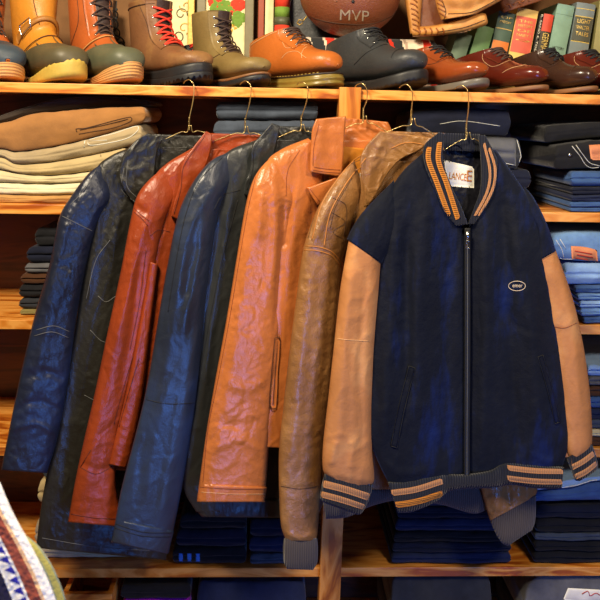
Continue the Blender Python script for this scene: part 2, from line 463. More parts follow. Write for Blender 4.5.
M['lining_gold'] = cloth('amber_lining', c8(196, 124, 40), 0.6, 0.2, 500, 0.3, 0)
M['piping'] = plain('gold_piping', c8(176, 112, 48), 0.5)
M['th_red'] = plain('dark_red_thread', c8(88, 22, 8), 0.7)
M['th_black'] = plain('black_thread', c8(12, 12, 14), 0.7)
M['th_grey'] = plain('grey_thread', c8(92, 92, 92), 0.7)
M['th_tan'] = plain('brown_thread', c8(128, 58, 20), 0.7)
M['th_light'] = plain('pale_thread', c8(214, 170, 120), 0.7)
M['th_brown'] = plain('dark_brown_thread', c8(66, 38, 18), 0.7)
M['label'] = plain('cream_woven_label', c8(232, 228, 214), 0.8)
M['orange_ink'] = plain('orange_letters', c8(206, 124, 38), 0.8)
M['cream_ink'] = plain('cream_embroidery', c8(224, 204, 176), 0.8)

GR_H = 'wire clothes hangers hooked on the top shelf'
GR_J = 'secondhand jackets hanging in a row'
def hanger(hook, neck, la, ra, sheet, label, tip_dx=-9, apex=None):
    """hook = photo point where the wire crosses the shelf edge, neck = where it splits, la/ra = the ends of the arms"""
    root = thing('wire_hanger', label, 'hanger', P(neck[0], neck[1], sheet.y0), GR_H)
    nk = P(neck[0], neck[1], sheet.y0 - 0.012)
    top = P(hook[0], hook[1], -0.018)
    zt = shelf_z[0]
    tip = P(hook[0] + tip_dx, hook[1] - 2, 0.02)
    hx = top.x; 
    pts = [nk + Vector((0, 0, 0.026)), nk.lerp(top, 0.75) + Vector((0.003, -0.004, 0)), Vector((hx + 0.002, -0.017, zt + 0.000)),
           Vector((hx - 0.003, -0.016, zt + 0.009)), Vector((hx - 0.010, -0.012, zt + 0.014)), Vector((hx - 0.019, -0.004, zt + 0.011)), Vector((hx - 0.023, 0.001, zt + 0.006))]
    c = cr(pts, 40)
    MB().tube([Vector(q) for q in c], 0.0011, 6).build('hook', M['wire'], root)
    m = MB()
    for s in (0, math.pi):          # the twisted neck
        m.tube([nk + Vector((math.cos(s + k * 0.9) * 0.0013, math.sin(s + k * 0.9) * 0.0013, 0.002 + k * 0.0011)) for k in range(26)], 0.0009, 5)
    m.build('twisted_neck', M['wire'], root)
    def pt(q, o=0.0):
        p, n = sheet.at(np.array(float(q[0])), np.array(float(q[1]))); return Vector(p + n * o)
    sh_l = cr([(neck[0] - 1, neck[1] - 6), (neck[0] - 3, neck[1] + 1), ((neck[0] * 2 + la[0]) / 3, (neck[1] * 2 + la[1]) / 3 - 2), la], 24)
    sh_r = cr([(neck[0] + 1, neck[1] - 6), (neck[0] + 3, neck[1] + 1), ((neck[0] * 2 + ra[0]) / 3, (neck[1] * 2 + ra[1]) / 3 - 2), ra], 24)
    m = MB(); m.tube([pt(q, 0.012) for q in sh_l], 0.0011, 6); m.tube([pt(q, 0.012) for q in sh_r], 0.0011, 6)
    m.build('arms', M['wire'], root)
    return root

def jacket(name, label, sheet, at=(0, 0)):
    return thing(name, label, 'jacket', P(at[0], at[1], sheet.y0), GR_J)

# ---------------------------------------------------------------- 1 black leather coat
s1 = Sheet(196, -0.050, 0.40)
hanger((193, 89), (189, 131), (164, 139), (214, 136), s1, 'wire hanger carrying the black leather coat at the far left')
j = jacket('leather_coat', 'long black leather coat with quilted seams at the far left of the rail', s1, (190, 134))
NB = [(1.6, 12, 20, 61, 'v', 30), (1.0, 8, 12, 62, 'v', -40), (2.6, 26, 70, 3, 'n', 8), (1.6, 14, 34, 7, 'r', 20), (0.7, 8, 16, 11, 'r', -30)]
piece('lining', [(150, 139, 226, 139), (148, 160, 226, 160), (150, 200, 226, 200)], s1, M['lining'], j, 0.004, -0.012, flat=True, noises=[(1.5, 10, 8, 3, 'n')])
body = piece('body', [(134, 146, 216, 148), (112, 155, 218, 160), (97, 168, 222, 178), (92, 210, 222, 240), (84, 260, 220, 300), (76, 320, 216, 360), (66, 380, 212, 420), (54, 440, 190, 470), (42, 500, 174, 516), (36, 548, 166, 560)],
             s1, M['lea_black'], j, 0.021, 0.0, folds=[([(102, 165), (96, 230), (86, 300)], 6, 7), ([(118, 210), (108, 300), (98, 400)], 7, 5), ([(80, 330), (62, 480)], 6, -5), ([(130, 260), (120, 400), (112, 540)], 9, -6), ([(92, 420), (84, 540)], 8, 5)], noises=NB)
sleeve = piece('sleeve', [(101, 164, 113, 190, .45), (88, 174, 110, 200, .85), (70, 198, 100, 216), (59, 218, 92, 240), (50, 262, 84, 276), (36, 310, 76, 322), (22, 368, 68, 380), (10, 425, 58, 436), (1, 470, 47, 473)],
               s1, M['lea_bluelit1'], j, 0.024, 0.012, pinch=(0.10, 0), folds=[([(70, 210), (56, 262), (36, 330)], 5, 5), ([(60, 270), (44, 340), (22, 430)], 8, 6), ([(20, 380), (44, 372), (66, 380)], 4, -4), ([(12, 410), (40, 402), (60, 412)], 4, -4), ([(8, 430), (36, 424), (56, 434)], 3, 4)],
               noises=[(2.0, 14, 18, 64, 'v', 30), (1.2, 8, 10, 65, 'v', -30), (1.4, 18, 30, 23, 'r', 35), (0.9, 10, 14, 41, 'r', -20), (0.7, 7, 7, 51, 'n')])
collar = piece('collar', [(148, 133, 164, 137), (134, 142, 158, 150), (122, 158, 155, 172), (120, 182, 152, 196), (136, 206, 148, 210, .6)], s1, M['lea_black'], j, 0.008, 0.034, flat=True,
               noises=[(2.5, 9, 12, 5, 'r', 30), (2, 20, 16, 9, 'n')], folds=[([(136, 145), (130, 170), (134, 200)], 5, 3)])
piece('back_collar', [(150, 134, 222, 136), (152, 141, 222, 144), (156, 151, 220, 153)], s1, M['lea_black'], j, 0.010, -0.004, noises=[(3.5, 9, 7, 5, 'r', 60)])
S = Surf(body, sleeve, collar)
lay_tubes('seam', [[(62, 216), (82, 226), (94, 232)], [(96, 170), (84, 190), (70, 205)], [(98, 296), (106, 302), (116, 296), (130, 290)], [(90, 330), (104, 342), (126, 340)], [(84, 395), (104, 404), (128, 402)],
                   [(86, 300), (96, 260), (110, 240)], [(124, 168), (122, 190), (138, 204)], [(128, 160), (127, 186), (142, 202)], [(36, 330), (54, 326), (70, 332)], [(34, 336), (52, 332), (69, 338)]], S, M['th_grey'], j, 0.0007)
lay_tubes('hem_stitching', [[(42, 538), (90, 546), (140, 550), (160, 550)]], S, M['th_grey'], j, 0.0006)

# ---------------------------------------------------------------- 2 oxblood red leather jacket
s2 = Sheet(253, -0.066, 0.40)
hanger((250, 90), (245, 132), (212, 141), (270, 140), s2, 'wire hanger carrying the red leather jacket')
j = jacket('leather_jacket', 'oxblood red leather jacket with long sleeve, between two black leather ones', s2, (245, 134))
NR = [(1.2, 14, 26, 63, 'v', 20), (2.4, 22, 80, 13, 'n', 10), (0.9, 12, 30, 17, 'r', 14), (1.0, 8, 10, 19, 'r', -60)]
piece('back_collar', [(206, 133, 262, 135), (205, 140, 264, 143), (208, 150, 262, 153)], s2, M['lea_red'], j, 0.006, -0.002, noises=[(2, 12, 6, 3, 'n')])
body = piece('body', [(192, 148, 262, 150), (166, 164, 266, 172), (153, 180, 270, 200), (148, 220, 272, 250), (138, 262, 272, 300), (128, 320, 270, 350), (114, 390, 266, 410), (104, 440, 262, 450), (108, 470, 256, 474)], s2, M['lea_red'], j, 0.022, 0.0,
             folds=[([(146, 300), (128, 380), (112, 450)], 5, 6), ([(160, 230), (150, 290)], 5, 5), ([(136, 330), (120, 400)], 4, -4)], noises=NR)
sleeve = piece('sleeve', [(168, 166, 180, 192, .35), (152, 177, 174, 200, .85), (138, 194, 166, 218), (131, 218, 160, 242), (121, 270, 152, 286), (108, 330, 142, 340), (95, 392, 128, 398), (84, 440, 118, 446), (75, 482, 116, 486), (68, 522, 124, 527)],
               s2, M['lea_red'], j, 0.023, 0.012, pinch=(0.10, 0), folds=[([(150, 205), (136, 260), (116, 340)], 5, 5), ([(142, 250), (132, 330), (118, 400)], 5, -5), ([(130, 300), (104, 400), (84, 500)], 10, 4), ([(134, 206), (148, 214)], 4, -4), ([(80, 462), (100, 470), (118, 462)], 4, -2.5)],
               noises=[(1.3, 18, 22, 66, 'v', 40), (0.7, 9, 12, 67, 'v', -30), (1.2, 22, 24, 23, 'r', 50), (0.5, 9, 12, 43, 'r', -50), (1.5, 12, 60, 8, 'n', 12)])
placket = piece('front_flap', [(150, 262, 158, 264), (140, 320, 151, 322), (126, 392, 142, 396), (112, 450, 130, 456), (109, 464, 126, 468)], s2, M['lea_red'], j, 0.010, 0.030, folds=[([(146, 300), (128, 400)], 2.5, 2)], noises=[(1.6, 8, 12, 4, 'r')])
collar = piece('collar', [(206, 131, 212, 134), (194, 146, 211, 150), (182, 163, 206, 167), (179, 185, 195, 190), (173, 206, 186, 210), (171, 216, 179, 220)], s2, M['lea_red'], j, 0.009, 0.026, flat=True, noises=[(1.6, 14, 16, 3, 'n')], folds=[([(190, 155), (186, 190)], 4, 2)])
S = Surf(body, sleeve, collar, placket)
lay_tubes('seam', [[(132, 206), (140, 214), (150, 222)], [(134, 212), (142, 219), (148, 226)], [(150, 236), (158, 230), (170, 232)], [(205, 136), (184, 166), (181, 188), (174, 214)],
                   [(146, 250), (140, 300), (130, 350)], [(78, 466), (96, 474), (112, 466)], [(71, 514), (96, 518), (122, 519)], [(133, 356), (120, 400), (114, 424)], [(139, 358), (126, 402), (119, 427)]], S, M['th_red'], j, 0.0007)

# ---------------------------------------------------------------- 3 slate navy leather jacket
s3 = Sheet(308, -0.082, 0.38)
hanger((307, 90), (301, 130), (274, 138), (322, 140), s3, 'wire hanger carrying the dark navy leather jacket')
j = jacket('leather_jacket', 'dark slate navy leather jacket with glossy sleeve painted with blue light, between the red and tan ones', s3, (301, 134))
piece('back_collar', [(270, 126, 332, 127), (270, 136, 334, 138), (268, 150, 330, 152), (262, 166, 330, 170)], s3, M['lea_navy'], j, 0.008, -0.004, noises=[(3, 14, 8, 6, 'r', 70)])
body = piece('body', [(256, 140, 322, 140), (230, 150, 328, 160), (214, 168, 330, 190), (214, 210, 330, 240), (204, 262, 328, 300), (196, 330, 326, 350), (186, 400, 324, 410), (180, 450, 322, 455), (184, 490, 326, 492), (196, 512, 320, 512)], s3, M['lea_navy'], j, 0.022, 0.0,
             folds=[([(232, 190), (214, 300), (200, 420)], 5, 5), ([(222, 220), (204, 330), (186, 440)], 4, -6)], noises=[(1.8, 20, 60, 4, 'n', 8), (1.4, 12, 26, 5, 'r', 10)])
sleeve = piece('sleeve', [(232, 151, 236, 178, .35), (212, 160, 228, 188, .85), (193, 182, 220, 206), (179, 212, 215, 232), (168, 262, 208, 280), (158, 320, 203, 330), (146, 390, 196, 398), (134, 440, 189, 446), (121, 490, 180, 498), (112, 540, 169, 552)],
               s3, M['lea_bluelit3'], j, 0.024, 0.012, pinch=(0.10, 0), folds=[([(216, 180), (190, 230), (176, 300)], 5, 5), ([(206, 210), (192, 280), (182, 340)], 5, 5), ([(198, 240), (186, 300)], 4, -5), ([(170, 260), (156, 380), (134, 500)], 7, -4), ([(196, 330), (180, 430), (160, 530)], 9, 5)],
               noises=[(1.0, 22, 30, 68, 'v', 25), (0.9, 26, 34, 23, 'r', 35), (1.2, 14, 50, 8, 'n', 12)])
cuff = piece('cuff', [(117, 520, 174, 531), (112, 538, 169, 551), (111, 542, 168, 554)], s3, M['lea_bluelit3'], j, 0.0255, 0.012, noises=[(1.2, 10, 10, 3, 'r')])
hemb = piece('hem_band', [(196, 498, 320, 500), (198, 512, 318, 514), (202, 517, 314, 518)], s3, M['lea_navy'], j, 0.024, 0.0, noises=[(2.5, 5, 30, 3, 'r')])
collar = piece('collar', [(272, 123, 280, 126), (262, 134, 277, 142), (252, 146, 272, 162), (250, 168, 262, 182), (245, 184, 256, 192), (244, 194, 250, 198)], s3, M['lea_navy'], j, 0.010, 0.026, flat=True, noises=[(2.0, 12, 14, 3, 'n')], folds=[([(262, 140), (256, 176)], 4, 3)])
S = Surf(body, sleeve, collar, cuff)
lay_tubes('seam', [[(144, 399), (168, 404), (194, 403)], [(116, 524), (142, 532), (172, 533)], [(115, 528), (142, 536), (171, 537)], [(222, 158), (200, 180), (186, 214), (176, 262), (168, 312)],
                   [(214, 210), (222, 196), (240, 190)], [(238, 200), (222, 260), (208, 330), (196, 400)], [(272, 128), (255, 148), (253, 168), (247, 190)]], S, M['th_black'], j, 0.0007)

# ---------------------------------------------------------------- 4 orange tan leather coat
s4 = Sheet(364, -0.098, 0.38)
hanger((366, 92), (363, 122), (330, 134), (386, 132), s4, 'wire hanger carrying the orange tan leather jacket')
j = jacket('leather_jacket', 'bright orange tan leather jacket with pointed collar and slit pocket', s4, (363, 124))
inner = piece('inner_collar', [(340, 117, 388, 122), (338, 130, 394, 136), (332, 150, 392, 156), (326, 176, 380, 186), (320, 206, 366, 214)], s4, M['lea_tan'], j, 0.006, -0.010, flat=True, noises=[(3, 12, 6, 6, 'r', 60)])
lin = piece('lining', [(340, 146, 378, 150), (334, 160, 372, 166), (326, 186, 360, 190)], s4, M['lining_gold'], j, 0.005, 0.000, flat=True, noises=[(1.5, 10, 8, 3, 'n')])
body = piece('body', [(308, 138, 318, 146), (280, 150, 322, 168), (266, 165, 324, 192), (268, 210, 318, 214), (262, 262, 324, 262), (262, 330, 322, 330), (260, 390, 318, 390), (260, 430, 308, 432), (262, 447, 300, 449)], s4, M['lea_tan'], j, 0.024, 0.0,
             folds=[([(300, 180), (292, 240), (286, 330)], 6, 5), ([(290, 190), (284, 250)], 4, -6), ([(314, 200), (304, 280)], 4, -4)], noises=[(1.8, 16, 60, 4, 'n', 6), (1.4, 12, 22, 5, 'r', 10)])
rb = piece('back', [(330, 140, 386, 140), (320, 190, 412, 190), (312, 300, 420, 300), (302, 380, 412, 380), (298, 444, 404, 444)], s4, M['lea_tan'], j, 0.008, -0.010, noises=[(1.8, 20, 60, 4, 'n')])
sleeve = piece('sleeve', [(282, 151, 302, 196, .35), (266, 162, 298, 202, .85), (254, 178, 293, 208), (246, 204, 289, 222), (236, 262, 285, 272), (226, 322, 280, 330), (216, 376, 275, 382), (207, 428, 270, 432), (201, 470, 267, 474), (197, 499, 265, 498)],
               s4, M['lea_tan'], j, 0.024, 0.012, pinch=(0.10, 0), folds=[([(272, 180), (276, 230), (270, 300)], 5, 5), ([(262, 190), (258, 240)], 5, 5), ([(284, 196), (282, 260), (276, 330)], 3.5, -7), ([(244, 230), (232, 320), (216, 420)], 4, -2.5), ([(222, 380), (244, 388), (268, 380)], 5, 2.5), ([(216, 420), (240, 426), (266, 418)], 5, -2.5), ([(212, 450), (240, 440), (262, 452)], 4, 2.5)],
               noises=[(1.5, 16, 20, 69, 'v', 50), (0.9, 9, 10, 70, 'v', -20), (1.1, 26, 26, 23, 'r', 40), (0.7, 12, 14, 43, 'r', -30), (0.4, 6, 8, 8, 'r', 70)])
cuff = piece('cuff', [(200, 484, 267, 487), (197, 499, 265, 499), (197, 502, 265, 502)], s4, M['lea_tan'], j, 0.0255, 0.012, noises=[(1.5, 5, 30, 3, 'r')])
collar = piece('collar', [(316, 119, 346, 116), (312, 130, 345, 130), (311, 145, 344, 147), (310, 160, 343, 163), (310, 172, 342, 177)], s4, M['lea_tan'], j, 0.007, 0.032, flat=True, noises=[(1.6, 14, 16, 3, 'n')], folds=[([(322, 124), (318, 160)], 5, 2)])
lapel = piece('lapel', [(307, 188, 340, 176), (310, 194, 334, 184), (318, 206, 328, 198, .6)], s4, M['lea_tan'], j, 0.007, 0.028, flat=True)
S = Surf(body, sleeve, collar, cuff, lapel)
lay_tubes('seam', [[(256, 176), (248, 210), (239, 262), (229, 322), (218, 380), (208, 430), (203, 482)], [(200, 487), (232, 489), (266, 489)], [(313, 170), (326, 172), (340, 173)], [(314, 167), (326, 169), (340, 170)],
                   [(313, 166), (314, 146), (319, 124)], [(318, 200), (310, 250), (306, 262)], [(300, 150), (288, 170), (286, 196)], [(310, 189), (320, 202)]], S, M['th_tan'], j, 0.0006)
lay_tubes('light_stitching', [[(201, 492), (232, 494), (265, 494)]], S, M['th_light'], j, 0.0004)
lay_strip('pocket_welt', [(275, 338), (280, 338)], [(270, 408), (276, 408)], S, M['lea_tan'], j, off=0.003, across=20)
lay_tubes('pocket_seam', [[(275, 338), (280, 338), (278, 372), (276, 408), (270, 408), (272, 372), (275, 338)], [(277.5, 341), (273, 405)]], S, M['th_brown'], j, 0.0007, 0.003)

# ---------------------------------------------------------------- 5 worn brown leather bomber
s5 = Sheet(414, -0.120, 0.37)
hanger((411, 88), (411, 124), (374, 136), (440, 140), s5, 'wire hanger carrying the worn brown bomber jacket')
j = jacket('bomber_jacket', 'worn brown leather bomber jacket with grey knit cuffs, second from the right', s5, (411, 126))
inner = piece('inner_collar', [(384, 131, 446, 133), (378, 142, 450, 144), (370, 160, 446, 164), (366, 200, 440, 204)], s5, M['lea_brown'], j, 0.006, -0.008, flat=True, noises=[(2.5, 12, 6, 6, 'r', 70)])
body = piece('body', [(366, 160, 440, 162), (352, 190, 500, 190), (345, 240, 512, 240), (336, 320, 520, 320), (328, 400, 520, 400), (322, 470, 516, 470), (324, 490, 508, 488)], s5, M['lea_brown'], j, 0.022, 0.0, noises=[(1.8, 16, 60, 4, 'n', 6)])
hemb = piece('hem_band', [(322, 496, 326, 519, .8), (346, 494, 348, 517), (370, 488, 372, 506), (400, 486, 402, 500), (440, 484, 442, 505), (468, 483, 470, 513), (484, 482, 482, 512), (502, 480, 502, 500, .8)], s5, M['rib_grey'], j, 0.016, 0.0, noises=[(2, 14, 60, 4, 'n')])
sleeve = piece('sleeve', [(354, 160, 364, 188, .4), (338, 177, 358, 202, .85), (321, 202, 352, 222), (311, 224, 347, 246), (303, 250, 342, 264), (296, 300, 338, 306), (289, 355, 333, 358), (283, 410, 328, 412), (279, 450, 323, 452), (279, 490, 320, 492), (281, 526, 318, 528), (286, 541, 316, 541, .9)],
               s5, M['lea_brown'], j, 0.024, 0.012, pinch=(0.10, 0), folds=[([(344, 176), (326, 210), (314, 244)], 4, 3), ([(312, 270), (302, 360), (292, 470)], 6, 4), ([(332, 290), (322, 400)], 4, -3), ([(286, 534), (300, 538), (314, 534)], 3, 3)],
               noises=[(1.0, 12, 14, 71, 'v', 30), (1.2, 20, 24, 23, 'r', 30), (1.0, 8, 9, 43, 'n'), (0.9, 4, 5, 8, 'r', 70)])
cuff = piece('cuff', [(284, 538, 317, 538, .8), (283, 548, 318, 549), (284, 562, 317, 563), (287, 569, 313, 570, .8)], s5, M['rib_grey'], j, 0.024, 0.012, noises=[(1.0, 4, 60, 4, 'r')])
rs = piece('sleeve', [(486, 250, 512, 250), (484, 330, 526, 330), (482, 420, 530, 420), (480, 480, 536, 476), (486, 508, 537, 492), (490, 521, 532, 498, .9)], s5, M['lea_brown'], j, 0.022, 0.03, noises=[(3.0, 9, 14, 23, 'n', 10), (2, 8, 10, 24, 'r')],
           folds=[([(506, 470), (510, 508)], 3, -9), ([(518, 470), (520, 500)], 4, 8), ([(496, 480), (498, 512)], 4, 6)])
rc = piece('cuff', [(488, 513, 536, 495, .8), (494, 530, 536, 510), (502, 543, 535, 522), (508, 546, 532, 530, .7)], s5, M['rib_grey'], j, 0.020, 0.03, noises=[(1.0, 4, 60, 4, 'r')])
collar = piece('collar', [(380, 131, 434, 138), (366, 146, 420, 150), (360, 160, 400, 160), (362, 180, 385, 178), (365, 196, 376, 194), (364, 207, 368, 206, .6)], s5, M['lea_brown'], j, 0.009, 0.026, flat=True, noises=[(2.4, 14, 12, 3, 'r', 40)], folds=[([(384, 136), (374, 160), (368, 190)], 4, 3)])
S = Surf(body, sleeve, collar)
lay_tubes('piping', [[(303, 246), (318, 247), (332, 252), (342, 263)], [(304, 250), (318, 251), (332, 256), (341, 267)], [(362, 152), (340, 176), (322, 204), (312, 240)], [(366, 158), (346, 184), (330, 214), (324, 246)], [(392, 148), (405, 143), (420, 144), (430, 148)]], S, M['piping'], j, 0.0013, 0.0)
lay_tubes('stitching', [[(352, 178), (336, 206), (330, 228)], [(331, 212), (345, 222), (333, 232), (345, 240)], [(333, 198), (346, 206), (344, 236)], [(358, 156), (336, 178), (318, 206), (308, 238)], [(281, 486), (300, 489), (318, 486)],
                        ], S, M['th_brown'], j, 0.0006)

# ---------------------------------------------------------------- 6 navy varsity jacket
s6 = Sheet(468, -0.172, 0.30, 0.05)
hanger((467, 95), (466, 138), (441, 150), (484, 146), s6, 'wire hanger carrying the navy varsity jacket at the right end')
j = jacket('varsity_jacket', 'navy suede varsity jacket with tan leather sleeves and striped knit trim', s6, (466, 140))
back = piece('back_lining', [(442, 150, 486, 152), (432, 170, 492, 170), (420, 240, 520, 240), (400, 340, 540, 340), (392, 460, 548, 460), (400, 484, 540, 480)], s6, M['lining'], j, 0.006, -0.018, flat=True, noises=[(2.5, 9, 9, 3, 'r')])
ncol = piece('neck_collar', [(444, 133, 480, 134), (442, 141, 483, 143), (444, 150, 484, 152)], s6, M['rib_navy'], j, 0.008, -0.004)
NW = [(2.2, 30, 90, 72, 'v', 6), (1.2, 10, 16, 73, 'n', 30), (2.6, 26, 110, 13, 'n', 4), (1.5, 14, 40, 17, 'n', -8)]
fl = piece('front_panel', [(424, 152, 434, 152, .6), (404, 170, 440, 172, .9), (390, 192, 450, 200), (382, 226, 465, 230), (378, 262, 467.5, 262), (373, 310, 467.5, 310), (369, 370, 467.5, 370), (367, 430, 467, 430), (378, 462, 467, 460), (390, 486, 467, 478, .8)],
           s6, M['wool'], j, 0.026, 0.004, expo=3.4, folds=[([(430, 190), (420, 280), (418, 440)], 10, 14), ([(396, 210), (392, 320), (384, 440)], 7, 10), ([(448, 240), (446, 340), (450, 470)], 8, -12), ([(407, 230), (406, 400)], 6, -12), ([(385, 462), (400, 474), (432, 470)], 5, 4), ([(440, 440), (444, 480)], 4, -4)], noises=NW)
fr = piece('front_panel', [(482, 150, 496, 150, .6), (484, 172, 512, 172, .9), (478, 200, 530, 200), (469, 228, 542, 224), (468.5, 262, 549, 260), (468.5, 310, 556, 310), (468.5, 370, 564, 370), (468, 430, 570, 430), (468, 452, 568, 448), (468, 476, 562, 468, .8)],
           s6, M['wool'], j, 0.026, 0.004, expo=3.4, folds=[([(500, 190), (504, 260), (500, 330)], 8, -12), ([(512, 220), (532, 320), (540, 440)], 9, 13), ([(484, 230), (486, 340), (482, 460)], 8, 12), ([(508, 300), (514, 400), (520, 460)], 7, -12), ([(530, 452), (550, 462), (566, 452)], 4, 4), ([(500, 440), (500, 478)], 4, -4)], noises=NW)
FS = [([(352, 270), (344, 350), (338, 460)], 6, 4), ([(366, 270), (360, 360), (362, 460)], 4, -4), ([(330, 466), (336, 440)], 4, 4), ([(352, 470), (352, 440)], 4, 3)]
su = piece('shoulder', [(394, 180, 402, 218, .4), (376, 198, 396, 238, .85), (362, 213, 390, 252), (352, 228, 386, 257), (347, 239, 382, 264)], s6, M['wool'], j, 0.0295, 0.012, pinch=(0.10, 0), noises=[(1.8, 18, 40, 23, 'r', 12)])
sl = piece('sleeve', [(349, 238, 381, 261), (340, 290, 378, 300), (334, 345, 374, 350), (328, 400, 372, 404), (323, 445, 372, 450), (323, 470, 374, 480), (328, 478, 368, 488, .8)],
           s6, M['lea_buck'], j, 0.0285, 0.012, folds=FS, noises=[(1.8, 18, 40, 23, 'r', 12)])
su2 = piece('shoulder', [(518, 206, 524, 186, .4), (526, 216, 534, 198, .8), (536, 230, 547, 224), (536, 262, 556, 251)], s6, M['wool'], j, 0.0275, -0.002, pinch=(0.10, 0), noises=[(1.8, 18, 40, 33, 'r', -12)])
sr = piece('sleeve', [(535, 258, 555, 248), (546, 300, 572, 296), (552, 345, 582, 338), (558, 390, 589, 384), (564, 430, 592, 424), (567, 452, 592, 444), (572, 462, 590, 452, .8)],
           s6, M['lea_buck'], j, 0.0265, -0.004, folds=[([(562, 270), (574, 340), (580, 420)], 5, 4), ([(556, 320), (566, 420)], 4, -3)], noises=[(1.8, 18, 40, 33, 'r', -12)])
cl = piece('cuff', [(325, 472, 373, 485, .8), (322, 484, 369, 500), (320, 498, 362, 513), (324, 503, 358, 515, .7)], s6, M['rib_navy'], j, 0.024, 0.014)
cr_ = piece('cuff', [(566, 458, 592, 444, .8), (571, 470, 596, 455), (575, 480, 598, 466), (580, 481, 596, 471, .7)], s6, M['rib_navy'], j, 0.022, 0.0)
hb = piece('hem_band', [(388, 482, 398, 513, .8), (405, 481, 412, 512), (430, 476, 436, 502), (446, 474, 448, 492), (467, 474, 467, 489), (490, 470, 492, 488), (506, 462, 511, 485), (530, 464, 532, 488), (552, 466, 553, 489), (564, 467, 562, 488, .8)],
           s6, M['rib_navy'], j, 0.022, 0.014, folds=[([(446, 470), (447, 496)], 4, -5), ([(500, 460), (503, 490)], 4, -5)])
S = Surf(sl, cl)
lay_strip('cuff_stripe', [(323, 480), (346, 486), (371, 494)], [(322, 487), (345, 493), (369, 501)], S, M['rib_tan'], cl, 0.0025)
lay_strip('cuff_stripe', [(321, 491), (343, 497), (366, 505)], [(320, 497), (342, 503), (364, 510)], S, M['rib_tan'], cl, 0.0025)
S = Surf(cr_)
lay_strip('cuff_stripe', [(569, 466), (582, 459), (594, 450)], [(571, 471), (584, 464), (596, 455)], S, M['rib_tan'], cr_, 0.0025)
lay_strip('cuff_stripe', [(573, 475), (585, 469), (597, 460)], [(575, 480), (587, 474), (598, 465)], S, M['rib_tan'], cr_, 0.0025)
S = Surf(hb)
for yy in (0, 12.5):
    lay_strip('hem_stripe', [(391, 490 + yy), (415, 486.5 + yy), (442, 478 + yy)], [(392, 496 + yy), (416, 492.5 + yy), (443, 484 + yy)], S, M['rib_gold' if yy else 'rib_tan'], hb, 0.0025)
for yy in (0, 10.5):
    lay_strip('hem_stripe', [(507, 465 + yy), (535, 468 + yy), (563, 469 + yy)], [(508, 470.5 + yy), (535, 473.5 + yy), (563, 474 + yy)], S, M['rib_tan'], hb, 0.0025)
# collar bands with stripes
cb = piece('collar', [(439, 132, 446, 134, .7), (424, 146, 443, 149), (425, 165, 443.5, 163), (435, 190, 451, 185), (445, 212, 461, 206), (456, 226, 468, 224, .8)], s6, M['rib_navy'], j, 0.008, 0.027, flat=True)
S = Surf(cb)
def band(pts, w_, mat, nm, par, surf):
    p = np.array(cr(pts, 30)); t = np.gradient(p, axis=0); n = np.stack([-t[:, 1], t[:, 0]], 1); n /= np.linalg.norm(n, axis=1)[:, None]
    lay_strip(nm, p - n * w_ / 2, p + n * w_ / 2, surf, mat, par, 0.003)
band([(429, 147), (428.5, 160), (437, 183), (449, 216)], 5, M['rib_gold'], 'collar_stripe', cb, S)
band([(439.5, 142), (438.5, 161), (446.5, 183), (458, 219)], 5, M['rib_gold'], 'collar_stripe', cb, S)
cc = piece('collar', [(478, 135, 485, 135, .7), (480, 150, 492, 148), (481, 170, 498, 164), (480, 190, 494, 192), (474, 208, 485, 208), (468, 224, 474, 224, .8)], s6, M['rib_navy'], j, 0.008, 0.025, flat=True)
S = Surf(cc)
band([(484, 143), (490, 172), (487, 192), (475, 216)], 2.6, M['rib_tan'], 'collar_stripe', cc, S)
band([(489, 148), (495, 168), (493, 188), (479, 216)], 2.6, M['rib_tan'], 'collar_stripe', cc, S)
# zip, pockets, label, emblem
lay_tubes('seam', [[(332, 338), (350, 340), (369, 341)]], Surf(sl), M['th_light'], sl, .0006)
lay_tubes('seam', [[(551, 326), (564, 328), (577, 323)]], Surf(sr), M['th_tan'], sr, .0006)
S = Surf(fl, fr, hb)
zp = piece('zip', [(464.4, 228, 470.6, 228), (464.4, 340, 470.6, 340), (464, 440, 470, 440), (464, 486, 470, 486)], s6, M['th_black'], j, 0.004, 0.024, flat=True, back=4)
lay_tubes('zip_teeth', [[(467.5, 232), (467.5, 340), (467, 440), (467, 484)]], Surf(zp), M['th_grey'], zp, 0.0008, 0.0006)
S = Surf(fl, fr, hb, zp)
q = S.hit(467.5, 236, 0.006)
m = MB(); m.box((q.x - 0.0035, q.y - 0.003, q.z - 0.009), (q.x + 0.0035, q.y + 0.003, q.z + 0.010))
m.tube([(q.x - .0025, q.y - .003, q.z - .008), (q.x - .003, q.y - .004, q.z - .024), (q.x + .003, q.y - .004, q.z - .024), (q.x + .0025, q.y - .003, q.z - .008)], 0.0011, 6, closed=True)
m.build('zip_pull', M['steel'], j)
for A, B in (([(409, 366), (398, 410), (391, 446)], [(415, 368), (404, 412), (397, 448)]), ([(538, 357), (548, 392), (555, 424)], [(543, 355), (553, 390), (560, 422)])):
    pk = lay_strip('pocket_welt', A, B, S, M['wool'], j, 0.0035)
    lay_tubes('pocket_seam', [A, B, [A[0], B[0]], [A[-1], B[-1]]], Surf(pk, fl, fr), M['th_black'], pk, 0.0009, 0.001)
e = [(517 + 8.4 * math.cos(t), 286 + 4.8 * math.sin(t)) for t in np.linspace(0, 2 * math.pi, 40)]
m = MB().tube([S.hit(x, y, 0.0012) for x, y in e[:-1]], 0.0006, 5, closed=True); em = m.build('emblem', M['cream_ink'], j)
lay_text('lettering', 'emer', 517.5, 286, 10, 2.6, 0, S, M['cream_ink'], em, 0.0014)
S = Surf(back)
lb = lay_strip('neck_label', [(444, 160), (474, 167)], [(447, 186), (474, 188)], S, M['label'], j, 0.002, across=10)
S = Surf(lb, back)
lay_text('lettering', 'LANCE', 458, 176.5, 17, 7, 6, S, M['orange_ink'], lb, 0.0012)
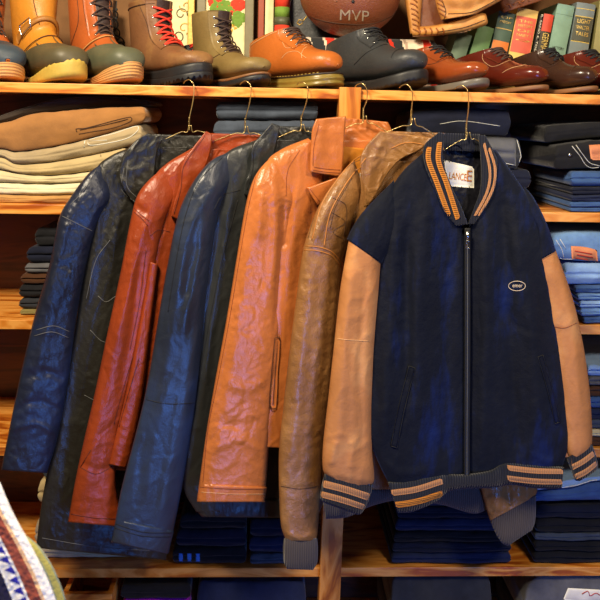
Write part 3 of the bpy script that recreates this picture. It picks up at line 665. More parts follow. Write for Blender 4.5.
lay_text('lettering', 'E', 469.5, 176, 5, 11, 4, S, M['orange_ink'], lb, 0.0012)
lay_tubes('hanger_loop', [[(450, 154), (449, 148), (453, 144.5), (459, 145), (462, 149), (462, 154)]], Surf(ncol, back), M['lining'], j, 0.0016, 0.002)
# ================================================================ folded trousers on the shelves
def denim(name, c, var=0.25): return cloth(name, c, 0.92, var, 1400, 0.5, 0.2, sc_=18)
CL = {
 'khaki': cloth('khaki_cotton', c8(152, 106, 60), 0.92, 0.15), 'sand': cloth('sand_cotton', c8(178, 158, 116), 0.92, 0.14), 'cream': cloth('cream_cotton', c8(194, 180, 142), 0.92, 0.1),
 'ivory': cloth('ivory_cotton', c8(210, 204, 172), 0.92, 0.08), 'ochre': cloth('ochre_cotton', c8(180, 136, 80), 0.92, 0.12), 'stone': cloth('stone_cotton', c8(162, 144, 112), 0.92, 0.14),
 'char': denim('charcoal_denim', c8(46, 48, 54)), 'black': denim('black_denim', c8(26, 26, 30)), 'navy': denim('navy_denim', c8(22, 26, 44)), 'indigo': denim('indigo_denim', c8(30, 38, 66)),
 'blue': denim('mid_blue_denim', c8(58, 86, 134)), 'light': denim('light_blue_denim', c8(100, 134, 180)), 'pale': denim('pale_blue_denim', c8(132, 164, 208)), 'slate': denim('slate_denim', c8(66, 74, 88)),
 'grey': denim('grey_denim', c8(92, 92, 96)), 'brown': cloth('brown_cotton', c8(74, 46, 28), 0.92, 0.15), 'olive': cloth('olive_cotton', c8(128, 116, 70), 0.92, 0.15), 'magenta': cloth('magenta_cotton', c8(150, 24, 150), 0.9, 0.1),
}
M['patch'] = leather('tan_leather_patch', c8(206, 128, 84), 0.6, 0.2, 0.3, 0.3, c2=c8(226, 160, 116))
M['patch_grey'] = leather('dark_leather_patch', c8(72, 74, 82), 0.6, 0.2, 0.3, 0.3)
M['patch_ink'] = plain('red_patch_print', c8(176, 48, 34), 0.8)
M['thread_w'] = plain('white_thread', c8(214, 214, 206), 0.8)
M['thread_o'] = plain('ochre_thread', c8(196, 140, 70), 0.8)
_seed = [0]
def folded(lo, hi, mat, label, group, cat='trousers', name='folded_trousers', yf=0.002, dep=0.24, amp=2.5, groove=0.5, layers=2, rnd=2.6, skew=None):
    """one folded garment; lo / hi are its lower and upper outlines on its front plane, as photo points from left to right"""
    _seed[0] += 7; sd = _seed[0]
    n = 56; lo = cr(lo, n); hi = cr(hi, n)
    xs = np.linspace(max(lo[0, 0], hi[0, 0]) if False else (lo[0, 0] + hi[0, 0]) / 2, (lo[-1, 0] + hi[-1, 0]) / 2, n)
    ylo = np.interp(xs, lo[:, 0], lo[:, 1]); yhi = np.interp(xs, hi[:, 0], hi[:, 1])
    A = on_y(xs, ylo, yf); B = on_y(xs, yhi, yf)
    x = (A[:, 0] + B[:, 0]) / 2; z0 = A[:, 2]; z1 = B[:, 2]
    below = max([q for q in shelf_z if q < np.mean(z1)] or [0.0])
    z0 = np.maximum(z0, below + 0.0008); z1 = np.maximum(z1, z0 + 0.006)
    W = x[-1] - x[0]; h = np.mean(z1 - z0); er = min(0.4 * h, 0.012)
    x = x[0] + (x - x[0]); d_end = np.minimum(x - x[0], x[-1] - x)
    # cluster the first and last columns for rounded ends
    t = np.linspace(0, 1, n); t = 0.5 - 0.5 * np.cos(t * math.pi) if True else t
    t = 0.5 * t + 0.5 * np.linspace(0, 1, n)
    z0 = np.interp(t, np.linspace(0, 1, n), z0); z1 = np.interp(t, np.linspace(0, 1, n), z1); x = x[0] + W * t
    d_end = np.minimum(x - x[0], x[-1] - x)
    ef = np.clip(d_end / er, 0, 1); ef = np.sqrt(np.clip(1 - (1 - ef) ** 2, 0, 1)) * 0.55 + 0.45
    sec = []                      # (front, top, back, bottom) around the fold: y share, height share
    for q in np.linspace(-math.pi / 2, math.pi / 2, 25): sec.append(('f', math.sin(q), math.cos(q)))
    for q in (.2, .4, .6, .8): sec.append(('t', 1.0, q))
    for q in np.linspace(math.pi / 2, -math.pi / 2, 9): sec.append(('b', math.sin(q), math.cos(q)))
    for q in (.8, .6, .4, .2): sec.append(('u', -1.0, q))
    m = len(sec); V = []
    zc = (z0 + z1) / 2; hh = (z1 - z0) / 2 * 0.985
    for i in range(n):
        r = min(hh[i] * 0.85, 0.014)
        for side, fz, c in sec:
            wob = float(noise(x[i] * 14, fz * 0.9 + sd, sd)) * amp * 1.6e-3 + float(noise(x[i] * 45, fz * 1.7 + sd, sd + 2)) * amp * 0.5e-3
            y0 = yf + 0.001 + amp * 0.0012
            if side == 'f':
                g = groove * min(0.012, hh[i]) * sum(math.exp(-((fz - q) / 0.13) ** 2) for q in ((0,) if layers == 2 else (-.35, .35)))
                yy = y0 + r * (1 - c) + wob + g
            elif side == 'b': yy = yf + dep - r * (1 - c)
            else: yy = y0 + r + (dep - 2 * r - (y0 - yf)) * c
            top = -abs(float(fbm(x[i] * 22, yy * 30, sd + 3, 2))) * amp * 1e-3 * min(1, hh[i] / 0.01) if fz > 0.3 else 0
            zz = zc[i] + fz * hh[i] * ef[i] + top
            xx = x[i] + (groove * 0.005 * math.exp(-(fz / 0.15) ** 2) * (1 if i < 3 else -1 if i > n - 4 else 0))
            V.append((xx, yy, zz))
    Fc = []
    for i in range(n - 1):
        for k in range(m):
            k2 = (k + 1) % m; Fc.append((i * m + k, i * m + k2, (i + 1) * m + k2, (i + 1) * m + k))
    Fc.append(tuple(range(m - 1, -1, -1))); Fc.append(tuple((n - 1) * m + k for k in range(m)))
    V = np.array(V)
    root = thing(name, label, cat, (float(x.mean()), yf + dep / 2, float(z0.min())), group)
    return root, mesh_obj('folded_cloth', V, Fc, mat, root)
def lin(x0, x1, y): return [(x0, y), ((x0 + x1) / 2, y), (x1, y)]
def pile(items, base, group, x1, yf=0.002, dep=0.25, cat='trousers', **kw):
    """items bottom to top: (top y, left x, colour key, label)"""
    y = base; out = []
    for it in items:
        top, xl, key, lab = it[:4]
        out.append(folded(lin(xl, x1, y - 0.15), lin(xl, x1, top + 0.15), CL[key], lab, group, cat, yf=yf, dep=dep, **kw)); y = top
    return out

# 1 chinos, upper left
G1 = 'pale cotton trousers folded on the upper left shelf'
bl = [  # boundaries, bottom to top
 [(-46, 203.5), (0, 204.5), (60, 206), (110, 207)],
 [(-46, 193), (0, 194.5), (40, 195.5), (110, 194)],
 [(-46, 181), (0, 182.5), (40, 184), (112, 181)],
 [(-46, 168), (0, 170), (27, 175), (60, 175), (118, 167)],
 [(-46, 158), (0, 157), (13, 164), (50, 162), (90, 155), (134, 145)],
 [(-46, 150), (0, 149), (12, 152), (50, 147), (92, 137), (148, 121)],
 [(-46, 130), (0, 122), (30, 113), (60, 110), (100, 107), (142, 106)],
]
info = [('ochre', 'ochre cotton trousers at the bottom of the pale pile on the upper left shelf'), ('ivory', 'ivory white cotton trousers, second from the bottom of the pale pile'),
        ('cream', 'cream cotton trousers, third from the bottom of the pale pile'), ('sand', 'sand cotton trousers with a button tab, under the pair with the open pocket'),
        ('stone', 'stone beige trousers with an open slant pocket, directly under the brown khaki pair'), ('khaki', 'thick brown khaki trousers with stitched pocket near the top of the pale pile')]
ch = []
for k, (key, lab) in enumerate(info):
    ch.append(folded(bl[k], [(x, y + 0.5) for x, y in bl[k + 1]], CL[key], lab, G1, groove=0.15 if k < 5 else 0.05, amp=2.2, yf=0.014))
o, b = folded(bl[6], [(-20, 122), (20, 108), (60, 98), (110, 96), (156, 102)], cloth('shadowed_khaki_cotton', c8(58, 50, 44), 0.92, 0.2), 'top of the khaki trousers on the pale pile, its grey shadow painted in', G1, yf=0.05, dep=0.20, groove=0.1)  # dark tone stands for the shadow on top of the khaki pair
S = Surf(ch[5][1]); o = ch[5][0]
lay_tubes('pocket_stitching', [[(77, 132), (76, 129), (86, 128), (130, 117), (131, 121), (112, 128), (90, 132), (79, 134)], [(80, 130), (104, 125), (128, 119)]], S, M['th_brown'], o, 0.0009)
S = Surf(ch[4][1]); o = ch[4][0]
lay_tubes('pocket_stitching', [[(88, 139), (89, 145), (108, 143), (128, 138), (138, 130), (137, 126), (112, 134), (89, 139)], [(84, 148), (85, 139)]], S, M['thread_w'], o, 0.0009)
lay_tubes('seam', [[(100, 150), (101, 157)]], Surf(ch[3][1]), M['th_brown'], ch[3][0], 0.0008)

# 2 dark pile, left of the black coat
G2 = 'dark trousers folded on the second left shelf'
pile([(310, 19, 'olive', 'olive trousers at the bottom of the dark pile by the left wall of shelves'), (299, 18, 'char', 'charcoal trousers lying on the olive pair at far left'),
      (285, 18, 'black', 'black trousers below the brown pair in the left dark pile'), (274, 20, 'brown', 'dark brown trousers in the middle of the left dark pile'),
      (264, 24, 'grey', 'grey trousers directly above the brown pair in the left dark pile'), (247, 26, 'navy', 'thick navy trousers on the grey pair in the left dark pile'),
      (228, 34, 'black', 'black trousers on top of the left dark pile')], 319.8, G2, 150, yf=0.03, dep=0.225)
# third left shelf, glimpsed between coat and sleeve
G3 = 'jeans folded on the third left shelf'
pile([(434, 48, 'slate', 'slate blue jeans glimpsed just above the orange shelf edge at left'), (418, 50, 'pale', 'pale blue jeans glimpsed between black coat sleeve and coat body')], 445.5, G3, 160, yf=0.03, dep=0.225)
G4 = 'light trousers folded on the fourth left shelf'
pile([(549, 33, 'cream', 'cream trousers at the bottom left behind the black coat hem'), (522, 34, 'stone', 'stone trousers glimpsed left of the black coat hem'), (506, 40, 'char', 'charcoal trousers between two pale pairs left of the black coat'),
      (482, 37, 'sand', 'sand trousers with rounded fold sticking out left of the black coat'), (462, 42, 'slate', 'slate trousers topping the pile left of the black coat')], 567, G4, 150, yf=0.03, dep=0.225)
# 3 upper middle
G5 = 'dark jeans folded on the upper middle shelf'
pile([(178, 214, 'navy', 'navy jeans hidden low behind the hanging navy leather jacket'), (146, 212, 'char', 'charcoal jeans behind the collar of the navy leather jacket'),
      (120, 213, 'slate', 'slate denim jeans behind the third hanger'), (101, 216, 'slate', 'slate denim jeans topping the pile behind the third hanger')], 206.5, G5, 318, yf=0.03, dep=0.225)
# 4 upper right of middle: black denim with a dark patch
G6 = 'black and navy jeans folded behind the varsity jacket'
pr = pile([(190, 420, 'indigo', 'indigo jeans low behind the varsity jacket shoulder'), (169, 418, 'navy', 'navy jeans behind the varsity collar, under the black pair')], 207.5, G6, 532, yf=0.02, dep=0.24)
o, b = folded([(416, 168.5), (470, 168.5), (526, 170)], [(414, 138), (470, 136), (518, 138)], CL['char'], 'charcoal jeans with dark leather patch behind the varsity jacket collar', G6, yf=0.012, dep=0.24)
S = Surf(b)
pt = lay_strip('leather_patch', [(474, 138.5), (496, 138), (516, 139)], [(480, 159), (498, 163), (516, 166)], S, M['patch_grey'], o, 0.002)
lay_tubes('stitching', [[(478, 158), (498, 162), (514, 165)], [(517, 140), (524, 166)]], Surf(b, pt), M['thread_w'], o, 0.0007, 0.001)
o, b = folded([(412, 137.5), (470, 135.5), (516, 137.5)], [(412, 112), (450, 107), (506, 109)], CL['navy'], 'dark navy jeans topping the pile behind the last hanger', G6, yf=0.03, dep=0.22, groove=0.1)
lay_tubes('seam', [[(440, 124), (462, 121), (500, 126)]], Surf(b), M['thread_w'], o, 0.0005)
# 5 upper right pile with tan patch
G7 = 'dark blue jeans folded on the upper right shelf'
X1 = 672
rp = pile([(208, 571, 'blue', 'mid blue jeans at the bottom of the upper right pile'), (202, 571, 'blue', 'blue jeans second from the bottom of the upper right pile'), (195, 572, 'indigo', 'indigo jeans third from the bottom of the upper right pile'),
           (187, 573, 'navy', 'navy jeans in the middle of the upper right pile'), (171, 572, 'blue', 'thick blue jeans directly under the black pair with tan patch')], 214.5, G7, X1, dep=0.25)
o, b = folded([(560, 170), (575, 169.5), (600, 169), (X1, 169)], [(552, 146), (575, 143), (600, 140), (X1, 140)], CL['black'], 'black jeans with small tan patch and button on the upper right pile', G7, dep=0.25, groove=0.2)
S = Surf(b)
pt = lay_strip('leather_patch', [(589, 145), (606, 144)], [(591, 160), (606, 160)], S, M['patch'], o, 0.002)
lay_tubes('waist_stitching', [[(572, 146), (580, 156), (587, 166), (600, 170)], [(576, 145), (584, 156), (590, 163), (600, 166)]], S, M['thread_w'], o, 0.0007)
q = S.hit(570, 155, 0.002); MB().tube([q + Vector((0, -0.001, 0)), q + Vector((0, 0.002, 0))], 0.004, 12).build('button', M['steel'], o)
folded([(548, 143.5), (600, 138), (X1, 138)], [(544, 126), (590, 122), (X1, 122)], CL['black'], 'black jeans lying loosely on top of the upper right pile', G7, yf=0.03, dep=0.24, groove=0.1)
# 6 light blue pile
G8 = 'light blue jeans folded on the second right shelf'
pile([(317.5, 585, 'blue', 'mid blue jeans at the bottom of the light blue pile'), (309, 582, 'light', 'light blue jeans second from the bottom of the light blue pile'), (301.5, 581, 'pale', 'pale jeans third from the bottom of the light blue pile'),
      (294, 579, 'light', 'light blue jeans below the middle of the light blue pile'), (286, 577, 'blue', 'mid blue jeans in the middle of the light blue pile'), (264, 566, 'pale', 'thick pale blue jeans under the pair with the big patch')], 325, G8, X1, dep=0.25)
o, b = folded([(556, 260), (575, 262), (600, 263), (X1, 263)], [(552, 236), (570, 233), (600, 233), (X1, 233)], CL['light'], 'light blue jeans with large tan leather patch at the right edge', G8, dep=0.25, groove=0.1)
S = Surf(b)
pt = lay_strip('leather_patch', [(571, 246), (585, 247), (597, 250)], [(572, 260), (585, 262), (598, 265)], S, M['patch'], o, 0.003)
for ln in ([(575, 251), (592, 254)], [(577, 254.5), (593, 257.5)], [(576, 258), (588, 260)]):
    lay_tubes('printed_mark', [ln], Surf(pt), M['patch_ink'], pt, 0.0012, 0.0006)
lay_tubes('waist_stitching', [[(560, 258), (572, 263), (598, 267)], [(556, 240), (562, 250), (564, 260)], [(560, 239), (566, 249)]], S, M['thread_w'], o, 0.0008)
# 7 third right shelf
G9 = 'mixed jeans folded on the third right shelf'
pile([(438, 592, 'brown', 'brown trousers at the bottom of the mixed pile, right edge'), (431, 592, 'cream', 'cream trousers just above the brown pair, right edge'), (421, 591, 'slate', 'slate jeans on the cream pair, right edge'),
      (410, 590, 'indigo', 'indigo jeans low in the mixed pile, right edge'), (398, 590, 'blue', 'blue jeans in the middle of the mixed pile, right edge'), (387, 590, 'brown', 'brown trousers midway up the mixed pile, right edge'),
      (378, 590, 'grey', 'grey trousers above the midway brown pair, right edge'), (366, 589, 'pale', 'pale jeans near the top of the mixed pile, right edge')], 447, G9, X1)
# 8 bottom middle and right
G10 = 'navy jeans folded on the bottom middle shelf'
pile([(555, 392, 'indigo', 'indigo jeans at the bottom of the pile below the varsity zip'), (545, 393, 'navy', 'navy jeans second from the bottom below the varsity zip'), (534, 394, 'black', 'black jeans third from the bottom below the varsity zip'),
      (521, 396, 'indigo', 'indigo jeans in the middle of the pile below the varsity hem'), (509, 398, 'navy', 'navy jeans near the top of the pile below the varsity hem'), (494, 402, 'indigo', 'indigo jeans topping the pile below the varsity hem')], 566, G10, 512)
G11 = 'dark jeans folded on the bottom right shelf'
pile([(554, 535, 'black', 'black jeans at the bottom of the bottom right pile'), (543, 536, 'black', 'black jeans second from the bottom of the bottom right pile'), (535, 536, 'slate', 'slate jeans third from the bottom of the bottom right pile'),
      (521, 537, 'black', 'black jeans in the middle of the bottom right pile'), (508, 537, 'navy', 'navy black jeans under the blue pair, bottom right')], 566, G11, X1, dep=0.25)
o, b = folded([(530, 504), (600, 503.5), (X1, 503)], [(532, 494), (570, 490), (600, 484), (X1, 484)], CL['blue'], 'blue jeans with bright white-stitched waistband, bottom right', G11, dep=0.24, groove=0.2)
S = Surf(b)
o2, b2 = folded([(533, 492), (570, 488.5), (600, 482.5), (X1, 481.5)], [(536, 485), (570, 482), (600, 478), (X1, 476)], CL['pale'], 'pale washed jeans topping the bottom right pile under the cuff', G11, yf=0.004, dep=0.24, groove=0.2)
lay_tubes('stitching', [[(538, 490), (560, 488), (600, 481)]], Surf(b2), M['thread_w'], o2, 0.0012)
# 9 bottom left of post
G12 = 'dark clothes folded on the bottom left shelf'
pl = pile([(550, 172, 'black', 'black track trousers with three blue stripes, bottom shelf left of the post'), (532, 176, 'navy', 'navy trousers above the striped track trousers'), (516, 180, 'black', 'black trousers topping the pile below the tan jacket')], 567, G12, 246)
S = Surf(pl[0][1])
for x in (181, 189.5, 198): lay_strip('blue_stripe', [(x - 2.3, 553.5), (x + 2, 553.5)], [(x - 2.3, 563), (x + 2, 563)], S, plain('blue_stripe_cloth', c8(44, 108, 210), 0.8), pl[0][0], 0.002)
pile([(556, 250, 'slate', 'slate blue jeans at the bottom beside the grey knit cuff'), (540, 249, 'indigo', 'indigo jeans beside the grey knit cuff'), (522, 250, 'navy', 'navy jeans topping the pile beside the grey knit cuff')], 567, G12 + ' near the post', 318)
# lowest shelf
G13 = 'clothes folded on the lowest shelf'
def low(x0, x1, top, key, lab, n=1): 
    z = to_px
    return folded(lin(x0, x1, 640), lin(x0, x1, top), CL[key], lab, G13, groove=0.1, dep=0.25)
# they rise from the lowest shelf board, whose top is below the frame
zb = shelf_z[5]
def pxz(x, z, y=0.012): return to_px(np.array([P(x, 590, y).x, y, z]))[1]
def lowpile(x0, x1, tops):
    y = float(pxz((x0 + x1) / 2, zb + 0.001))
    for top, key, lab in tops:
        folded(lin(x0, x1, y - 0.2), lin(x0, x1, top), CL[key], lab, G13, groove=0.2, dep=0.25); y = top
lowpile(196, 306, [(640, 'black', 'black folded clothes low on the lowest shelf left of the post'), (585, 'indigo', 'indigo jeans on the lowest shelf left of the post')])
lowpile(120, 190, [(640, 'black', 'black folded clothes low at left of the lowest shelf'), (602, 'magenta', 'magenta top folded on the lowest shelf'), (588, 'black', 'black top lying on the magenta one')])
lowpile(392, 492, [(630, 'navy', 'navy jeans low on the lowest shelf right of the post'), (579, 'char', 'charcoal jeans on the lowest shelf right of the post')])
lowpile(528, X1, [(630, 'black', 'black jeans low on the lowest shelf at far right')])
o, b = folded(lin(526, X1, 629.8), [(526, 592), (545, 578), (600, 577), (X1, 577)], CL['grey'], 'grey jeans with pale patch on the lowest shelf at far right', G13, groove=0.1)
S = Surf(b)
pt = lay_strip('leather_patch', [(568, 588), (606, 590)], [(563, 600), (606, 604)], S, M['label'], o, 0.003)
lay_tubes('printed_mark', [[(582, 594), (588, 591), (590, 596), (596, 593), (602, 597)]], Surf(pt), M['patch_ink'], pt, 0.001, 0.0006)
# pine box standing low at the left, its rim just in view
a0, a1 = P(62, 594.5, -0.02), P(112, 597, -0.02)
bx = thing('wooden_box', 'open pine box below the lowest edge at left, only its rim in view', 'box', ((a0.x + a1.x) / 2, 0.05, zb))
zt = a0.z
zb += 0.0008
for nm, lo_, hi_ in (('front_board', (a0.x, -0.02, zb), (a1.x, -0.008, zt)), ('rear_board', (a0.x, 0.12, zb), (a1.x, 0.132, zt)), ('side_board', (a0.x, -0.008, zb), (a0.x + .012, 0.12, zt)),
                     ('side_board', (a1.x - .012, -0.008, zb), (a1.x, 0.12, zt)), ('bottom_board', (a0.x, -0.02, zb + 0.0005), (a1.x, 0.13, zb + 0.006))):
    bevel(MB().box(lo_, hi_).build(nm, M['pine'], bx, False), 0.001)
# ================================================================ footwear on the top shelf
ZT = shelf_z[0]
M['rub_olive'] = plain('olive_grey_rubber', c8(84, 76, 52), 0.52, bump=0.15)
M['rub_green'] = plain('grey_green_rubber', c8(86, 88, 66), 0.5, bump=0.15)
M['rub_slate'] = plain('slate_rubber', c8(58, 68, 76), 0.42, bump=0.15)
M['rub_black'] = plain('black_rubber', c8(30, 30, 32), 0.5, bump=0.2)
M['crepe'] = plain('yellow_crepe_sole', c8(188, 158, 68), 0.6, bump=0.6, bs=160)
M['gum'] = plain('tan_gum_sole', c8(190, 140, 82), 0.6, bump=0.4, bs=160)
M['amber'] = plain('olive_amber_sole', c8(126, 106, 46), 0.32, bump=0.2)
M['welt_dark'] = plain('dark_welt', c8(44, 34, 26), 0.5)
M['welt_brown'] = plain('brown_welt', c8(128, 88, 54), 0.5)
M['sole_grey'] = plain('worn_grey_sole', c8(104, 98, 88), 0.35)
M['l_gold'] = leather('golden_tan_leather', c8(196, 128, 40), 0.42, 0.2, 0.3, 0.3)
M['l_strap'] = leather('oiled_tan_strap', c8(160, 106, 42), 0.45, 0.2, 0.3, 0.3)
M['l_cognac'] = leather('cognac_leather', c8(172, 88, 40), 0.34, 0.2, 0.3, 0.3)
M['l_hike'] = leather('brown_nubuck', c8(122, 82, 50), 0.5, 0.25, 0.4, 0.3, c2=c8(152, 114, 66))
M['l_olive'] = leather('olive_nubuck', c8(122, 100, 54), 0.6, 0.2, 0.4, 0.2, c2=c8(142, 122, 76))
M['l_tan'] = leather('bright_tan_leather', c8(180, 98, 38), 0.36, 0.15, 0.3, 0.3)
M['l_black'] = leather('black_grey_leather', c8(52, 54, 56), 0.45, 0.2, 0.3, 0.3)
M['l_chest'] = leather('chestnut_leather', c8(142, 66, 28), 0.24, 0.2, 0.2, 0.15, coat=0.4)
M['l_ox'] = leather('oxblood_polished_leather', c8(88, 30, 18), 0.22, 0.25, 0.2, 0.15, coat=0.5)
M['l_dark'] = leather('dark_brown_polished_leather', c8(58, 36, 26), 0.24, 0.25, 0.2, 0.15, coat=0.5)
M['tongue_dk'] = leather('dark_tongue', c8(54, 36, 30), 0.6)
M['lace_br'] = plain('brown_lace', c8(66, 48, 40), 0.8)
M['lace_red'] = plain('red_lace', c8(216, 54, 34), 0.8)
M['lace_blk'] = plain('black_lace', c8(22, 22, 24), 0.8)
M['inside'] = plain('shoe_inside', c8(40, 30, 24), 0.9)

BOOT = [(.2895, .020, .2893, .017, .002), (.288, .027, .286, .013, .013), (.283, .042, .277, .010, .030), (.268, .056, .258, .008, .042), (.242, .064, .228, .006, .0485), (.210, .073, .188, .006, .048), (.184, .086, .142, .006, .044),
        (.164, .102, .092, .006, .040), (.148, .120, .042, .008, .037), (.137, .137, .012, .030, .036), (.130, .156, .005, .075, .037), (.126, .180, .006, .125, .041), (.125, .205, .004, .185, .044), (.127, .228, .002, .222, .045)]
SHOE = [(.2925, .019, .2923, .016, .002), (.291, .024, .289, .013, .012), (.285, .036, .279, .010, .026), (.270, .046, .260, .008, .037), (.244, .052, .228, .006, .0435), (.212, .060, .188, .006, .0435), (.186, .071, .142, .006, .040),
        (.168, .083, .096, .006, .037), (.156, .092, .045, .008, .035), (.152, .097, .012, .026, .034), (.150, .100, .004, .052, .033), (.148, .102, .004, .072, .031)]
class Last:
    def __init__(s, rings, L, W, H, toe, alpha, ytoe, lift, spring, base=None, flat=2.3, shaft=1.0):
        s.k = L / .29; s.R = np.array(rings, float).copy(); s.R[:, [0, 2]] *= s.k; s.R[:, [1, 3]] *= H; s.R[:, 4] *= W
        if shaft != 1: s.R[9:, 4] *= shaft; s.R[9:, 0] += .012 * (shaft > 1); s.R[8, 4] *= (1 + shaft) / 2
        s.lift = lift; s.sp = spring; s.L = L; s.W = W
        d = np.array([math.cos(alpha), -math.sin(alpha), 0]); s.d = d; s.n = np.array([math.sin(alpha), math.cos(alpha), 0])
        t = np.array(P(toe, 85, ytoe)); s.o = np.array([t[0], ytoe, (base if base is not None else ZT)]) - d * L; s.flat = flat
    def W_(s, x, y, z, lift=True):
        x = np.asarray(x, float); sp = s.sp * np.clip((x / s.L - .60) / .40, 0, 1.1) ** 2
        z = np.asarray(z, float) + sp + (s.lift if lift else 0)
        return s.o + x[..., None] * s.d + np.asarray(y, float)[..., None] * s.n + z[..., None] * np.array([0, 0, 1.])
    def ring(s, v, th, off=0.0):
        """v in 0..1 from toe to collar, th = 0 on the instep, negative on the near side"""
        n = 200
        if not hasattr(s, 'T'): s.T = cr(s.R, n)
        q = np.asarray(v, float) * (n - 1); i = np.clip(q.astype(int), 0, n - 2); f = (q - i)[..., None]
        r = s.T[i] * (1 - f) + s.T[i + 1] * f
        c, sn = np.cos(th), np.sin(th); e = 2 / s.flat
        ce = np.sign(c) * np.abs(c) ** e; se = np.sign(sn) * np.abs(sn) ** (2 / 2.15)
        ax, az = (r[..., 0] - r[..., 2]) / 2, (r[..., 1] - r[..., 3]) / 2
        ln = np.sqrt(ax ** 2 + az ** 2) + 1e-9
        x = (r[..., 0] + r[..., 2]) / 2 + ax * ce * (1 + off / ln); z = (r[..., 1] + r[..., 3]) / 2 + az * ce * (1 + off / ln)
        return x, se * (r[..., 4] + off), z
    def pt(s, v, th, off=0.0):
        return Vector(s.W_(*[np.array(float(q)) for q in s.ring(np.array(float(v)), np.array(float(th)), off)]))
    def grid(s, v0, v1, t0, t1, nv, nt, off=0.0):
        v, t = np.meshgrid(np.linspace(v0, v1, nv), np.linspace(t0, t1, nt), indexing='ij')
        x, y, z = s.ring(v, t, off); return s.W_(x, y, z).reshape(-1, 3), v, t, x, z
def grid_faces(nv, nt, wrap=False, b=0):
    return [(b + i * nt + j, b + i * nt + (j + 1) % nt, b + (i + 1) * nt + (j + 1) % nt, b + (i + 1) * nt + j) for i in range(nv - 1) for j in range(nt if wrap else nt - 1)]
def outline(L, W, n=70, grow=0.0):
    c = [(0, 0), (.001, .012), (.010, .027), (.035, .035), (.08, .0345), (.13, .0375), (.18, .045), (.225, .0475), (.258, .041), (.278, .028), (.289, .012), (.291, 0)]
    p = cr(c, n); x = p[:, 0] * L / .29; y = np.maximum(p[:, 1], 0) * W
    g = 1 + grow / 0.045
    x = (x - L / 2) * (1 + grow / (L / 2)) + L / 2; y = y * g
    return np.concatenate([x, x[-2:0:-1]]), np.concatenate([y, -y[-2:0:-1]])
def sole(la, name, root, mat, z0, z1, grow=0.003, toe_up=0.0, ridges=0, lug=0.0, wav=0.0, levels=10, W=None, rd=0.002):
    x, y = outline(la.L, W or la.W * 1.0, 70, grow); n = len(x); V = []
    tu = toe_up * np.clip((x / la.L - .35) / .65, 0, 1) ** 1.3
    ang = np.cumsum(np.hypot(np.diff(x, append=x[0]), np.diff(y, append=y[0])))
    for k in range(levels):
        t = k / (levels - 1); zt = z1 + tu + wav * np.sin(ang * 420) * 0.5
        z = z0 + (zt - z0) * t
        ins = rd * (abs(2 * t - 1) ** 6) - (0.0013 * math.sin(t * ridges * 2 * math.pi) if ridges else 0)
        nx = x - la.L * 0.55; ln = np.hypot(nx, y) + 1e-9
        zz = z.copy()
        if lug and t < 0.5: zz = z + lug * (np.sin(ang * 480) > 0.1) * (1 - t * 2)
        if k == 0 and lug: zz = np.maximum(zz, z0)
        V.append(la.W_(x - nx / ln * ins, y - y / ln * ins, zz, False))
    V = np.concatenate(V); Fc = grid_faces(levels, n, True)
    Fc = [f[::-1] for f in Fc]
    Fc.append(tuple(range(n))[::1]); Fc.append(tuple((levels - 1) * n + i for i in range(n))[::-1])
    return mesh_obj(name, V, Fc, mat, root)
